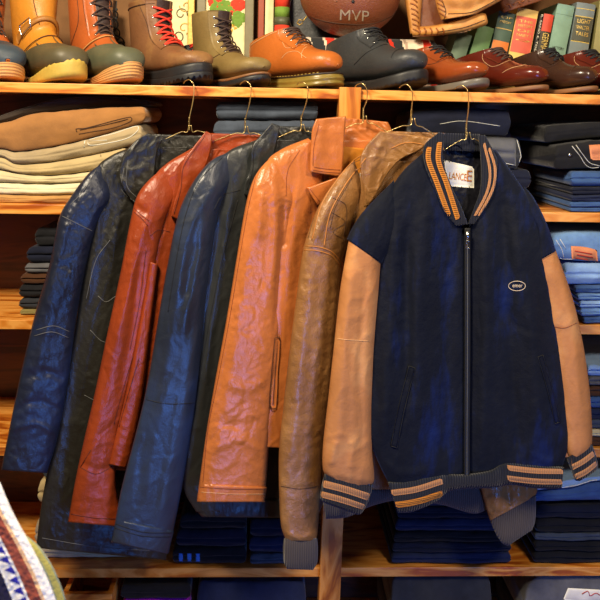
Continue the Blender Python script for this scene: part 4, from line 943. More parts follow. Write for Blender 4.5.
def footwear(kind, label, cat, rings, toe, alpha, mat, L=.29, W=1., H=1., ytoe=0.0, lift=.02, spring=.008, lace=None, vA=.45, vB=.93, te=.62, n_eye=5, tongue='tongue_dk', base=None, group='shoes and boots along the top shelf', flat=2.3, lace_r=.0019, eyelets=True, shaft=1.0):
    la = Last(rings, L, W, H, toe, R(alpha), ytoe, lift, spring, base, flat, shaft)
    c = la.o + la.d * L * .5
    root = thing(kind, label, cat, tuple(c), group)
    nv, nt = 90, 64
    V, v, t, x, z = la.grid(0, 1, -math.pi, math.pi, nv, nt + 1)
    V = V.reshape(nv, nt + 1, 3)[:, :nt].reshape(-1, 3)
    Fc = grid_faces(nv, nt, True); mi = []
    for i in range(nv - 1):
        for k in range(nt):
            vv = i / (nv - 1); tt = -math.pi + 2 * math.pi * k / nt
            mi.append(1 if (lace and abs(tt + math.pi / nt) < te - .18 and vv > vA) else 0)
    # inner wall of the opening
    b = len(V); inner = []
    for q, (vv, of) in enumerate(((1.0, -.003), (.93, -.004), (.84, -.006))):
        g, *_ = la.grid(vv, vv, -math.pi, math.pi, 1, nt + 1, of); inner.append(g[:nt])
    V = np.concatenate([V] + inner)
    last = (nv - 1) * nt
    Fc.append(tuple(range(nt))); mi.append(0)
    for q in range(3):
        o0 = last if q == 0 else b + (q - 1) * nt; o1 = b + q * nt
        for k in range(nt):
            Fc.append((o0 + k, o0 + (k + 1) % nt, o1 + (k + 1) % nt, o1 + k)); mi.append(2)
    Fc.append(tuple(b + 2 * nt + k for k in range(nt))); mi.append(2)
    mesh_obj('upper', V, Fc, None, root, True, [mat, M[tongue], M['inside']], mi)
    if lace:
        for sgn in (-1, 1):      # the two facings that carry the eyelets
            g, *_ = la.grid(vA, 1.0, sgn * (te - .20), sgn * (te + .34), 30, 6, .0018)
            g2, *_ = la.grid(vA, 1.0, sgn * (te - .20), sgn * (te + .34), 30, 6, -.001)
            f = grid_faces(30, 6); nn = 180
            edge = [k for k in range(6)] + [i * 6 + 5 for i in range(1, 30)] + [29 * 6 + k for k in range(4, -1, -1)] + [i * 6 for i in range(28, 0, -1)]
            f2 = f + [tuple(nn + i for i in q[::-1]) for q in f] + [(edge[i], edge[(i + 1) % len(edge)], nn + edge[(i + 1) % len(edge)], nn + edge[i]) for i in range(len(edge))]
            mesh_obj('facing', np.concatenate([g, g2]), f2, mat, root)
        vs = np.linspace(vA + .03, vB, n_eye)
        if eyelets:
            for vv in vs:
                for sgn in (-1, 1):
                    p = la.pt(vv, sgn * te, .0022); cth = la.pt(vv, sgn * te, -.01); nn_ = (p - cth).normalized()
                    a1 = nn_.cross(Vector((0, 0, 1))).normalized(); a2 = nn_.cross(a1)
                    MB().tube([p + (a1 * math.cos(q) + a2 * math.sin(q)) * .0024 for q in np.linspace(0, 2 * math.pi, 12, endpoint=False)], .0009, 5, closed=True).build('eyelet', M['steel'], root)
        for i in range(n_eye):
            for sgn in (-1, 1):
                if i == n_eye - 1: continue
                a_, b_ = vs[i], vs[i + 1]
                pts = [la.pt(a_, sgn * te, .002)] + [la.pt(a_ + (b_ - a_) * q, sgn * te * (1 - 2 * q), .005 + (.0022 if sgn > 0 else 0)) for q in (.25, .5, .75)] + [la.pt(b_, -sgn * te, .002)]
                MB().tube([Vector(q) for q in cr([tuple(p) for p in pts], 12)], lace_r, 6).build('lace', M[lace], root)
        pts = [la.pt(vs[0], -te, .003), la.pt(vs[0], 0, .005), la.pt(vs[0], te, .003)]
        MB().tube([Vector(q) for q in cr([tuple(p) for p in pts], 8)], lace_r, 6).build('lace', M[lace], root)
    return root, la
def seam_on(la, root, pts, mat, r=.0007, off=.0006, name='seam', n=30):
    c = cr(pts, n); return MB().tube([la.pt(v, t, off) for v, t in c], r, 5).build(name, mat, root)
def shell(la, root, mat, zs, vmax=.62, off=.003, rim=None):
    """moulded rubber lower of a duck boot, up to the height zs(x)"""
    nv, nt = 90, 60
    V, v, t, x, z = la.grid(0.0, vmax, -math.pi, math.pi, nv, nt, off)
    top = zs(x / la.k)
    V = V.reshape(nv, nt, 3); zw = z
    lower = np.minimum(zw, top); V = V - np.array([0, 0, 1.]) * (zw - lower)[..., None]
    keep = zw <= top + 0.004
    idx = lambda i, j: i * nt + j; Fc = []
    for i in range(nv - 1):
        for j in range(nt - 1):
            if keep[i, j] and keep[i + 1, j] and keep[i, j + 1] and keep[i + 1, j + 1]: Fc.append((idx(i, j), idx(i, j + 1), idx(i + 1, j + 1), idx(i + 1, j)))
    # the rest of the points collapse on the first one and are dropped
    used = sorted({q for f in Fc for q in f}); mp = {q: k for k, q in enumerate(used)}
    VV = V.reshape(-1, 3)[used]
    o = mesh_obj('rubber_shell', VV, [tuple(mp[q] for q in f) for f in Fc], mat, root)
    s = o.modifiers.new('thickness', 'SOLIDIFY'); s.thickness = 0.002; s.offset = 0
    return o

# 0 boot cut by the left edge
r0, l0 = footwear('duck_boot', 'slate rubber duck boot cut off by the left edge of the photo', 'boot', BOOT, 8, 56, M['l_cognac'], L=.27, ytoe=.012, lift=.018, spring=.012, lace='lace_br', W=1.0)
shell(l0, r0, M['rub_slate'], lambda x: .050 + .02 * np.clip((x - .15) / .1, 0, 1) + .02 * np.clip((x - .1) / .1, -1, 1)); sole(l0, 'sole', r0, M['gum'], .001, .014, .002, .022, 5, levels=30, rd=.006)
# 1 golden duck boot with buckle
r1, l1 = footwear('duck_boot', 'golden tan pull-on boot with buckled strap and yellow crepe sole', 'boot', BOOT, 76, 47, M['l_gold'], L=.28, W=.97, H=.98, ytoe=.010, lift=.017, spring=.014, flat=2.2, shaft=1.2)
shell(l1, r1, M['rub_olive'], lambda x: .056 + .02 * np.clip((x - .10) / .1, -1, 1)); sole(l1, 'sole', r1, M['crepe'], .001, .012, .0035, .032, 0, wav=.004, levels=16, W=.97, rd=.010)
# 2 cognac laced duck boot
r2, l2 = footwear('duck_boot', 'cognac leather duck boot with dark laces, grey green rubber toe and ridged sole', 'boot', BOOT, 134, 48, M['l_cognac'], L=.27, W=.92, H=.98, ytoe=.010, lift=.017, spring=.014, shaft=1.15, lace='lace_br', vA=.50)
shell(l2, r2, M['rub_green'], lambda x: .056 + .022 * np.clip((x - .10) / .1, -1, 1)); sole(l2, 'sole', r2, M['gum'], .001, .012, .0035, .030, 6, levels=36, W=.9, rd=.010)
# 3 hiking boot with red laces
r3, l3 = footwear('hiking_boot', 'brown hiking boot with red laces and black lugged sole', 'boot', BOOT, 205, 46, M['l_hike'], L=.28, W=1.0, H=.80, ytoe=.010, lift=.026, spring=.016, lace='lace_red', vA=.44, n_eye=6, lace_r=.0026)
sole(l3, 'rubber_rand', r3, M['rub_black'], .014, .036, .002, .004, 0, levels=10, W=1.0, rd=.005); sole(l3, 'sole', r3, M['rub_black'], .001, .018, .003, .0, 0, lug=.009, levels=8, W=1.0)
# 4 olive boot
r4, l4 = footwear('lace_up_boot', 'olive nubuck lace-up boot with brown laces between hiking boot and tan shoe', 'boot', BOOT, 264, 50, M['l_olive'], L=.27, W=.9, H=.74, ytoe=.010, lift=.018, spring=.016, lace='lace_br', vA=.46, n_eye=6)
sole(l4, 'welt', r4, M['welt_brown'], .014, .020, .003, 0, levels=5); sole(l4, 'sole', r4, M['rub_black'], .001, .014, .003, 0, lug=.003, levels=6)
# 5 tan shoe
r5, l5 = footwear('lace_up_shoe', 'bright tan leather shoe with brown laces and olive amber sole', 'shoe', SHOE, 337, 45, M['l_tan'], L=.285, W=1.08, H=1.22, ytoe=.010, lift=.024, spring=.010, lace='lace_br', vA=.48, n_eye=5, tongue='l_tan')
sole(l5, 'welt', r5, M['welt_dark'], .024, .029, .004, 0, levels=5, W=1.08); sole(l5, 'sole', r5, M['amber'], .001, .024, .005, 0, 2, levels=14, W=1.08)
# 6 black shoe
r6, l6 = footwear('lace_up_shoe', 'large matt black leather shoe beside the bright tan one', 'shoe', SHOE, 422, 50, M['l_black'], L=.31, W=1.12, H=1.33, ytoe=.010, lift=.02, spring=.022, lace='lace_blk', vA=.55, n_eye=4, tongue='l_black')
sole(l6, 'sole', r6, M['rub_black'], .001, .022, .004, .006, 0, lug=.004, levels=8, W=1.12)
# 7 chestnut shoe
r7, l7 = footwear('dress_shoe', 'glossy chestnut dress shoe with worn grey sole beside the black one', 'shoe', SHOE, 484, 54, M['l_chest'], L=.29, W=1.0, H=.98, ytoe=.012, lift=.016, spring=.016, lace='lace_blk', vA=.52, n_eye=4, tongue='l_chest', eyelets=False)
sole(l7, 'sole', r7, M['sole_grey'], .001, .015, .004, .002, levels=6)
# 8 oxblood wingtip
r8, l8 = footwear('dress_shoe', 'oxblood wingtip dress shoe in the middle of the polished shoes', 'shoe', SHOE, 545, 56, M['l_ox'], L=.28, W=.9, H=1.0, ytoe=.010, lift=.012, spring=.010, lace='lace_br', vA=.52, n_eye=5, tongue='l_ox', eyelets=False)
sole(l8, 'sole', r8, M['welt_brown'], .001, .011, .003, .0, levels=6)
# 9 dark brown cap toe
r9, l9 = footwear('dress_shoe', 'dark brown cap-toe dress shoe in front of the teal book', 'shoe', SHOE, 595, 56, M['l_dark'], L=.25, W=.80, H=1.0, ytoe=.010, lift=.012, spring=.010, lace='lace_blk', vA=.52, n_eye=5, tongue='l_dark', eyelets=False)
sole(l9, 'sole', r9, M['welt_brown'], .001, .011, .003, .0, levels=6)
# 10 shoe cut by the right edge
r10, l10 = footwear('dress_shoe', 'dark oxblood dress shoe cut off by the right edge of the photo', 'shoe', SHOE, 645, 58, M['l_ox'], L=.29, W=1.0, H=1.0, ytoe=.0, lift=.012, spring=.010, lace='lace_blk', vA=.52, n_eye=5, tongue='l_ox', eyelets=False)
sole(l10, 'sole', r10, M['welt_dark'], .001, .011, .005, .0, levels=6)
# seams, straps and stitches
for la, rt in ((l2, r2), (l0, r0)):
    seam_on(la, rt, [(.47, .2), (.47, -.6), (.53, -1.4), (.61, -1.9)], M['gum'], .0016, .003, 'rim_piping')
seam_on(l1, r1, [(.47, .9), (.46, 0), (.47, -.8), (.53, -1.5), (.60, -2.0)], M['th_brown'], .0012, .003, 'rim_piping')
seam_on(l1, r1, [(.62, -.45), (.72, -.5), (.85, -.55), (1.0, -.55)], M['th_brown'], .001)
for lx in (-.85, 0.0):
    seam_on(l1, r1, [(.20, lx * .5), (.34, lx), (.44, lx * 1.1)], M['rub_olive'], .0012, .0032, 'shell_ridge')
    seam_on(l2, r2, [(.20, lx * .5), (.34, lx), (.44, lx * 1.1)], M['rub_green'], .0012, .0032, 'shell_ridge')
def strap(la, root, v0, v1, t0, t1, w_, mat, name):
    n = 40; V = []
    for i in range(n):
        q = i / (n - 1); v = v0 + (v1 - v0) * q + .03 * math.sin(q * math.pi); t = t0 + (t1 - t0) * q
        for k, (dv, of) in enumerate(((-w_, .0015), (-w_ * .8, .0055), (w_ * .8, .0055), (w_, .0015))): V.append(tuple(la.pt(v + dv, t, of)))
    Fc = [(i * 4 + k, i * 4 + (k + 1) % 4, (i + 1) * 4 + (k + 1) % 4, (i + 1) * 4 + k) for i in range(n - 1) for k in range(4)]
    Fc += [(0, 1, 2, 3), ((n - 1) * 4 + 3, (n - 1) * 4 + 2, (n - 1) * 4 + 1, (n - 1) * 4)]
    return mesh_obj(name, V, Fc, mat, root)
st = strap(l1, r1, .66, .60, -1.55, 1.4, .028, M['l_strap'], 'strap')
m = MB(); c = [l1.pt(.665 + dv, t, .009) for dv, t in ((-.04, -1.25), (-.04, -.8), (.04, -.8), (.04, -1.25))]
pp = [c[i].lerp(c[(i + 1) % 4], q) for i in range(4) for q in (0, .33, .66)]
m.tube(pp, .0016, 6, closed=True); m.build('buckle', M['steel'], st)
seam_on(l5, r5, [(.47, 0), (.50, -.7), (.58, -1.1), (.70, -.95)], M['th_light'], .0006)
seam_on(l5, r5, [(.30, -1.35), (.42, -1.0), (.52, -1.25), (.56, -1.6)], M['th_light'], .0006)
seam_on(l5, r5, [(.42, -.3), (.38, -.9), (.34, -1.4)], M['th_light'], .0006)
seam_on(l5, r5, [(.97, -.9), (.97, -1.5), (.97, -2.3)], M['th_light'], .0009)
x, y = outline(l5.L, 1.08, 70, .004)
for k in range(6, 64, 2):      # welt stitches on the near side
    kk = len(x) - k; a_ = l5.W_(np.array(x[kk]), np.array(y[kk] - .0006), np.array(.0295), False); b_ = l5.W_(np.array(x[(kk + 1) % len(x)]), np.array(y[(kk + 1) % len(x)] - .0006), np.array(.0295), False)
    if k % 2 == 0 and k < 60: MB().tube([a_, b_], .0008, 5).build('welt_stitch', M['crepe'], r5)
seam_on(l6, r6, [(.50, 0), (.50, -.7), (.56, -1.3), (.62, -1.8)], M['th_black'], .0008)
seam_on(l6, r6, [(.33, .3), (.30, -.6), (.28, -1.3)], M['th_black'], .0007)
seam_on(l4, r4, [(.44, .4), (.45, -.3), (.50, -.9), (.56, -1.5)], M['th_brown'], .0009)
seam_on(l4, r4, [(.52, -.95), (.75, -.95), (.98, -.95)], M['th_brown'], .0006)
seam_on(l3, r3, [(.43, .4), (.44, -.4), (.55, -.95), (.8, -1.0), (.97, -1.3)], M['th_brown'], .0008)
seam_on(l3, r3, [(.96, -.5), (.96, -1.6), (.96, -2.6)], M['th_brown'], .0014, .001, 'collar_piping')
seam_on(l2, r2, [(.52, -.95), (.75, -.98), (1.0, -.98)], M['th_brown'], .0008)
seam_on(l2, r2, [(.70, -2.2), (.72, -1.6), (.8, -1.3), (1.0, -1.3)], M['th_brown'], .0008)
for la, rt, th in ((l8, r8, 'th_light'), (l9, r9, 'th_brown'), (l10, r10, 'th_light')):
    seam_on(la, rt, [(.50, 0), (.50, -.8), (.57, -1.25), (.68, -1.2), (.90, -.95)], M[th], .0005)
    seam_on(la, rt, [(.32, 0), (.30, -.5), (.36, -1.0), (.42, -1.5)] if la is not l9 else [(.30, .4), (.29, -.5), (.28, -1.2), (.27, -1.5)], M[th], .0006)
seam_on(l7, r7, [(.50, 0), (.50, -.8), (.57, -1.25), (.68, -1.4)], M['th_brown'], .0006)
# boots standing behind
rb1, lb1 = footwear('lace_up_boot', 'black boot standing behind, between cognac duck boot and hiking boot', 'boot', BOOT, 152, 25, M['l_black'], L=.22, W=.8, H=.95, ytoe=.275, lift=.02, spring=.01, lace='lace_blk', vA=.45)
sole(lb1, 'sole', rb1, M['rub_black'], .001, .02, .003)
rb2, lb2 = footwear('lace_up_shoe', 'black shoe standing behind the hiking boot toe', 'shoe', SHOE, 222, 18, M['l_black'], L=.17, W=.7, H=.9, ytoe=.275, lift=.03, spring=.01, lace='lace_red', vA=.5, n_eye=4)
sole(lb2, 'sole', rb2, M['rub_black'], .001, .03, .003, W=.7)
# ================================================================ things behind the shoes
YB = 0.40
def quad_y(p, y): return [P(a, b, y) for a, b in p]
M['gilt'] = plain('gilt_frame', c8(206, 168, 84), 0.4, 0.3, bump=0.6, bs=60)
M['olive_fr'] = plain('olive_grey_frame', c8(120, 112, 82), 0.5)
M['red_fr'] = plain('red_brown_frame', c8(150, 62, 28), 0.4)
M['paper'] = plain('cream_paper', c8(238, 226, 176), 0.9)
M['petal'] = plain('geranium_red_paint', c8(226, 60, 34), 0.8)
M['leafp'] = plain('leaf_green_paint', c8(112, 148, 52), 0.8)
M['potp'] = plain('pot_yellow_paint', c8(222, 170, 62), 0.8)
M['fb'] = leather('football_leather', c8(122, 66, 38), 0.42, 0.15, 1.0, 0.5)
M['fb_ink'] = plain('silver_letter_outline', c8(168, 150, 128), 0.5)
M['glove'] = leather('glove_leather', c8(196, 132, 62), 0.5, 0.22, 0.5, 0.5, c2=c8(226, 176, 104))
M['glove_dk'] = leather('glove_dark_leather', c8(110, 58, 22), 0.5, 0.25, 0.5, 0.5)
M['thong'] = leather('lacing_thong', c8(150, 84, 34), 0.5)
def bar(m, x0, x1, z0, z1, y0, y1): m.box((x0, y0, z0), (x1, y1, z1)); return m
def picture(label, x0, x1, fw, mf, mc, ytop=-60, y=0.385, d=0.022, cat='picture'):
    a = P(x0, 60, y); b = P(x1, 60, y); zt = P(x0, ytop, y).z; z0 = ZT + .0008
    f = abs(P(x0 + fw, 60, y).x - a.x)
    root = thing('picture_frame', label, cat, ((a.x + b.x) / 2, y, z0))
    for nm, q in (('frame_side', (a.x, a.x + f, z0, zt)), ('frame_side', (b.x - f, b.x, z0, zt)), ('frame_rail', (a.x + f, b.x - f, z0, z0 + f)), ('frame_rail', (a.x + f, b.x - f, zt - f, zt))):
        bevel(bar(MB(), *q, y, y + d).build(nm, mf, root, False), 0.003, 3)
    pn = bar(MB(), a.x + f, b.x - f, z0 + f, zt - f, y + 0.010, y + 0.014).build('picture_sheet', mc, root, False)
    return root, pn, y + 0.0098
# geranium picture
g, pn, yp = picture('picture of red geraniums in a yellow pot in an olive grey frame', 196, 253, 9, M['olive_fr'], M['paper'], -40)
def blob(cx, cy, r, n, mat, name, par, y, seed=0, k=14):
    rnd = random.Random(seed); m = MB()
    for i in range(n):
        a_ = rnd.uniform(0, 6.28); rr_ = r * math.sqrt(rnd.random()); c = P(cx + rr_ * math.cos(a_), cy + rr_ * math.sin(a_) * .7, y)
        s = r * 0.0011; V = [(c.x, c.y - .0012, c.z)] + [(c.x + s * (1 + .25 * math.sin(3 * q + i)) * math.cos(q), c.y, c.z + s * (1 + .25 * math.sin(3 * q + i)) * math.sin(q)) for q in np.linspace(0, 2 * math.pi, k, endpoint=False)]
        m.add(V, [(0, 1 + j, 1 + (j + 1) % k) for j in range(k)])
    return m.build(name, mat, par, False)
blob(217, 1, 8, 16, M['petal'], 'painted_flower', pn, yp, 1); blob(238, 7, 9, 18, M['petal'], 'painted_flower', pn, yp, 2); blob(208, -12, 7, 12, M['petal'], 'painted_flower', pn, yp, 5)
blob(222, 8, 10, 14, M['leafp'], 'painted_leaf', pn, yp - .0004, 3); blob(237, 19, 8, 12, M['leafp'], 'painted_leaf', pn, yp - .0004, 4); blob(232, 28, 4, 6, M['potp'], 'painted_pot', pn, yp - .0006, 6)
MB().tube([P(228, 10, yp - .001), P(232, 18, yp - .001), P(234, 26, yp - .001)], .0012, 6).build('painted_stem', M['leafp'], pn)
# ornate cream picture at left of it
g2, pn2, yp2 = picture('ornate gilt picture with scroll pattern behind the hiking boot', 156, 194, 7, M['gilt'], M['paper'], -30)
for k, (cx, cy) in enumerate(((181, 14), (184, 28), (178, 36), (186, 6))):
    m = MB().tube([P(cx + (2 + q * .9) * math.cos(q * 1.3 + k), cy + (2 + q * .9) * math.sin(q * 1.3 + k), yp2 - .001) for q in np.linspace(0, 5, 24)], .0016, 6); m.build('scroll_ornament', M['gilt'] if k % 2 else M['rub_green'], pn2)
# red and cream boards right of it
for nm, x0, x1, mt, lab in (('upright_board', 257.5, 263.5, M['red_fr'], 'narrow red brown board standing right of the geranium picture'), ('upright_board', 264.5, 273, M['paper'], 'narrow cream board standing beside the red brown one')):
    a, b = P(x0, 50, 0.38), P(x1, 50, 0.38)
    tag(bevel(MB().box((a.x, .38, ZT + .0008), (b.x, .40, P(x0, -40, .38).z)).build(nm, mt, None, False), .002), lab, 'board')
# colourful tin/plate behind the tan shoe
a, b = P(274, 50, 0.36), P(289, 50, 0.36)
root = thing('painted_tin', 'small painted tin with orange and green bands behind the tan shoe', 'tin', ((a.x + b.x) / 2, .37, ZT))
def can(cx, cy, r, z0, z1, n=28):
    V = []; 
    for z in (z0, z1): V += [(cx + r * math.cos(q), cy + r * math.sin(q), z) for q in np.linspace(0, 2 * math.pi, n, endpoint=False)]
    return MB().add(V, [(k, (k + 1) % n, n + (k + 1) % n, n + k) for k in range(n)] + [tuple(range(n))[::-1], tuple(range(n, 2 * n))])
zs = [ZT + .0008, P(280, 26, .36).z, P(280, 18, .36).z, P(280, 8, .36).z, P(280, -14, .36).z]; rr_t = (b.x - a.x) / 2
for k, (mt, nm) in enumerate(((M['petal'], 'body'), (M['rub_green'], 'band'), (M['leafp'], 'band'), (M['petal'], 'lid'))):
    can((a.x + b.x) / 2, .352, rr_t, zs[k], zs[k + 1]).build(nm, mt, root)
# black cushion-like bag with cream piping
fs = Sheet(300, 0.395, 0.0, 0.0)
bag = thing('black_bag', 'black bag with cream piping and small gold motif left of the football', 'bag', P(315, 80, 0.395))
bb = piece('body', [(286, -30, 340, -30), (284, 0, 350, 0), (290, 30, 356, 30), (300, 60, 358, 60), (310, 90, 356, 92)], fs, M['l_black'], bag, 0.014, 0, noises=[(1, 20, 20, 2)])
S = Surf(bb)
lay_tubes('piping', [[(299, -20), (291, 0), (289, 14), (292, 28), (302, 42)]], S, M['thread_w'], bag, .0013, .001)
lay_tubes('gold_motif', [[(297, 23), (300, 19), (303, 22), (300, 25), (297, 23)], [(303, 21), (307, 16)]], S, M['gilt'], bag, .0016, .001)
# folded striped blanket
M['wool_cream'] = cloth('cream_wool', c8(222, 202, 178), 0.95, 0.08); M['wool_red'] = cloth('red_wool', c8(206, 48, 30), 0.95, 0.1); M['wool_blk'] = cloth('black_wool', c8(44, 46, 48), 0.95, 0.1)
M['wool_taupe'] = cloth('taupe_wool', c8(176, 152, 134), 0.95, 0.1)
yb = 0.255
a, b = P(299, 60, yb), P(442, 60, yb); zt = P(370, 37, yb).z
bl_root = thing('striped_blanket', 'folded cream wool blanket with red and black chevron stripes under the football', 'blanket', ((a.x + b.x) / 2, .32, ZT))
n, m_ = 110, 40; V = []; Fc = []; mi = []
hh = (zt - ZT) / 2
for i in range(n):
    x = a.x + (b.x - a.x) * i / (n - 1); e = math.sqrt(max(0, 1 - (1 - min(1, min(i, n - 1 - i) / 6)) ** 2)) * .9 + .1
    for k in range(m_):
        q = 2 * math.pi * k / m_; sy = -np.sign(math.cos(q)) * abs(math.cos(q)) ** .55; sz = np.sign(math.sin(q)) * abs(math.sin(q)) ** .75
        g_ = .006 * math.exp(-(sz / .12) ** 2) if sy < 0 else 0
        V.append((x, yb + .060 + sy * .060 * (.85 + .15 * e) + g_, ZT + .001 + hh + sz * hh * e))
def blk(xp, zf):
    s = xp - 12 * abs(zf - .55)
    for x0, w_, k in ((306, 7, 2), (322, 9, 1), (313, 6, 2), (388 - 4, 8, 1), (393 - 1, 10, 2), (404, 3, 3), (424, 8, 1), (433, 6, 2)):
        if x0 <= s < x0 + w_: return k
    return 0
for i in range(n - 1):
    for k in range(m_):
        Fc.append((i * m_ + k, i * m_ + (k + 1) % m_, (i + 1) * m_ + (k + 1) % m_, (i + 1) * m_ + k))
        v = V[i * m_ + k]; mi.append(blk(296 + 150 * i / (n - 1), (v[2] - ZT - hh) / (2 * hh)))
Fc.append(tuple(range(m_))[::-1]); mi.append(0); Fc.append(tuple((n - 1) * m_ + k for k in range(m_))); mi.append(0)
mesh_obj('folded_wool', V, Fc, None, bl_root, True, [M['wool_cream'], M['wool_red'], M['wool_blk'], M['wool_taupe']], mi)
for k in range(9):
    z = ZT + .012 + k * .009; p = Vector((b.x, yb + .03 + .006 * (k % 3), z + .01))
    MB().tube([p + Vector((-.006, 0, 0)), p + Vector((.003, -.006, .001)), p + Vector((.006, -.009, -.004)), p + Vector((.005, -.009, -.010))], .0022, 6).build('fringe', M['wool_cream'] if k % 2 else M['wool_blk'], bl_root)
# football
fy = 0.275; fc = P(350, -2, fy); RL, RB = 0.131, 0.0
bot = P(350, 36, fy - .03).z; RB = fc.z - bot
fr_ = thing('football', 'brown leather football lettered MVP lying on the striped blanket', 'ball', (fc.x, fy, bot))
V = []; n, m_ = 70, 48
for i in range(n):
    t = math.pi * i / (n - 1); x = -math.cos(t) * RL; r = RB * max(1e-4, math.sin(t)) ** 1.15
    for k in range(m_):
        q = 2 * math.pi * k / m_; g_ = 1 - .02 * math.exp(-(((q - 4.37 + math.pi) % (math.pi / 2 * 1.0) - math.pi / 4) / .03) ** 2)
        V.append((fc.x + x, fy - math.cos(q) * r * g_, fc.z + math.sin(q) * r * g_))
fb = mesh_obj('leather_body', V, grid_faces(n, m_, True), M['fb'], fr_)
S = Surf(fb)
lay_tubes('panel_seam', [[(299, 12), (320, 20), (345, 24), (375, 23), (400, 12)]], S, M['th_brown'], fr_, .0012, 0)
for dx in (-.22, 0, .22):
    V_, F_ = text_mesh('MVP')
lay_text('lettering', 'MVP', 354.5, 15.5, 29, 10.5, 3, S, M['fb_ink'], fr_, .0012)
q = S.hit(353, 1.5, .001); MB().tube([q + Vector((0, -.001, 0)), q + Vector((0, .002, 0))], .004, 12).build('air_valve', M['rub_black'], fr_)
# baseball gloves
gs = Sheet(440, 0.25, 0.0, 0.0)
gl = thing('baseball_glove', 'tan baseball glove with laced edge lying right of the football', 'glove', P(440, 36, 0.25))
p0 = piece('palm', [(404, -50, 470, -50), (404, -10, 470, -10), (408, 20, 462, 16), (412, 34, 456, 30)], gs, M['glove_dk'], gl, .014, -.006, noises=[(3, 20, 20, 3)])
p1 = piece('thumb', [(400, -50, 424, -50), (404, -10, 423, -10), (407, 12, 421, 14), (410, 34, 420, 33, .8)], gs, M['glove'], gl, .022, .008, noises=[(2, 12, 16, 3)])
p2 = piece('heel_pad', [(410, 27, 413, 37, .8), (436, 25, 438, 35.5), (462, 18, 464, 32), (482, 13, 486, 25), (486, 14, 488, 22, .6)], gs, M['glove'], gl, .022, .012, noises=[(2, 12, 16, 4)])
S = Surf(p0, p1, p2)
for k in range(7):
    y = -2 + k * 5.2; lay_tubes('lacing', [[(410 + k * .5, y), (415 + k * .5, y + 2), (417 + k * .5, y + 4.5)]], S, M['thong'], gl, .002, .001)
for k in range(5):
    x = 418 + k * 6; lay_tubes('lacing', [[(x, 28), (x + 2, 31), (x + 1, 35)]], S, M['thong'], gl, .002, .001)
lay_tubes('seam', [[(438, 32), (464, 27.5), (485, 20)]], S, M['th_brown'], gl, .001)
lay_tubes('loose_lace', [[(458, 33), (466, 38), (476, 45)], [(462, 44), (470, 40), (474, 38)]], Sheet and Surf(p2), M['th_light'], gl, .0012, .004)
gs2 = Sheet(460, 0.235, 0.0, 0.0)
g2_ = thing('baseball_glove', 'orange brown baseball glove resting on top of the laced tan one', 'glove', P(470, 20, 0.235))
q0 = piece('palm', [(432, -60, 520, -60), (433, -20, 516, -16), (436, 4, 508, -4), (441, 20, 476, 14, .8)], gs2, M['glove'], g2_, .03, .018, folds=[([(444, 8), (470, 8), (500, -6)], 5, -8)], noises=[(3, 16, 20, 3)])
S = Surf(q0)
for k in range(4):
    y = -2 + k * 5; lay_tubes('lacing', [[(436 + k * 1.2, y), (440 + k, y + 2), (443 + k, y + 4)]], S, M['thong'], g2_, .0018, .001)
lay_tubes('seam', [[(448, 14), (472, 12), (500, -2)], [(442, 0), (446, 12), (444, 19)]], S, M['th_brown'], g2_, .0012)
gs3 = Sheet(530, 0.268, 0.0, 0.0)
g3 = thing('baseball_glove', 'dark brown leather glove above the books', 'glove', P(530, 8, 0.268))
t0 = piece('palm', [(488, -50, 580, -50), (496, -10, 572, -24), (500, 4, 566, -12), (503, 13, 556, -4, .8)], gs3, M['glove_dk'], g3, .022, 0, noises=[(3, 16, 20, 3)])
for k in range(5): lay_tubes('lacing', [[(504 + k * 9, 8 - k * 3), (509 + k * 9, 4 - k * 3), (511 + k * 9, 8 - k * 3.4)]], Surf(t0), M['thong'], g3, .002, .001)
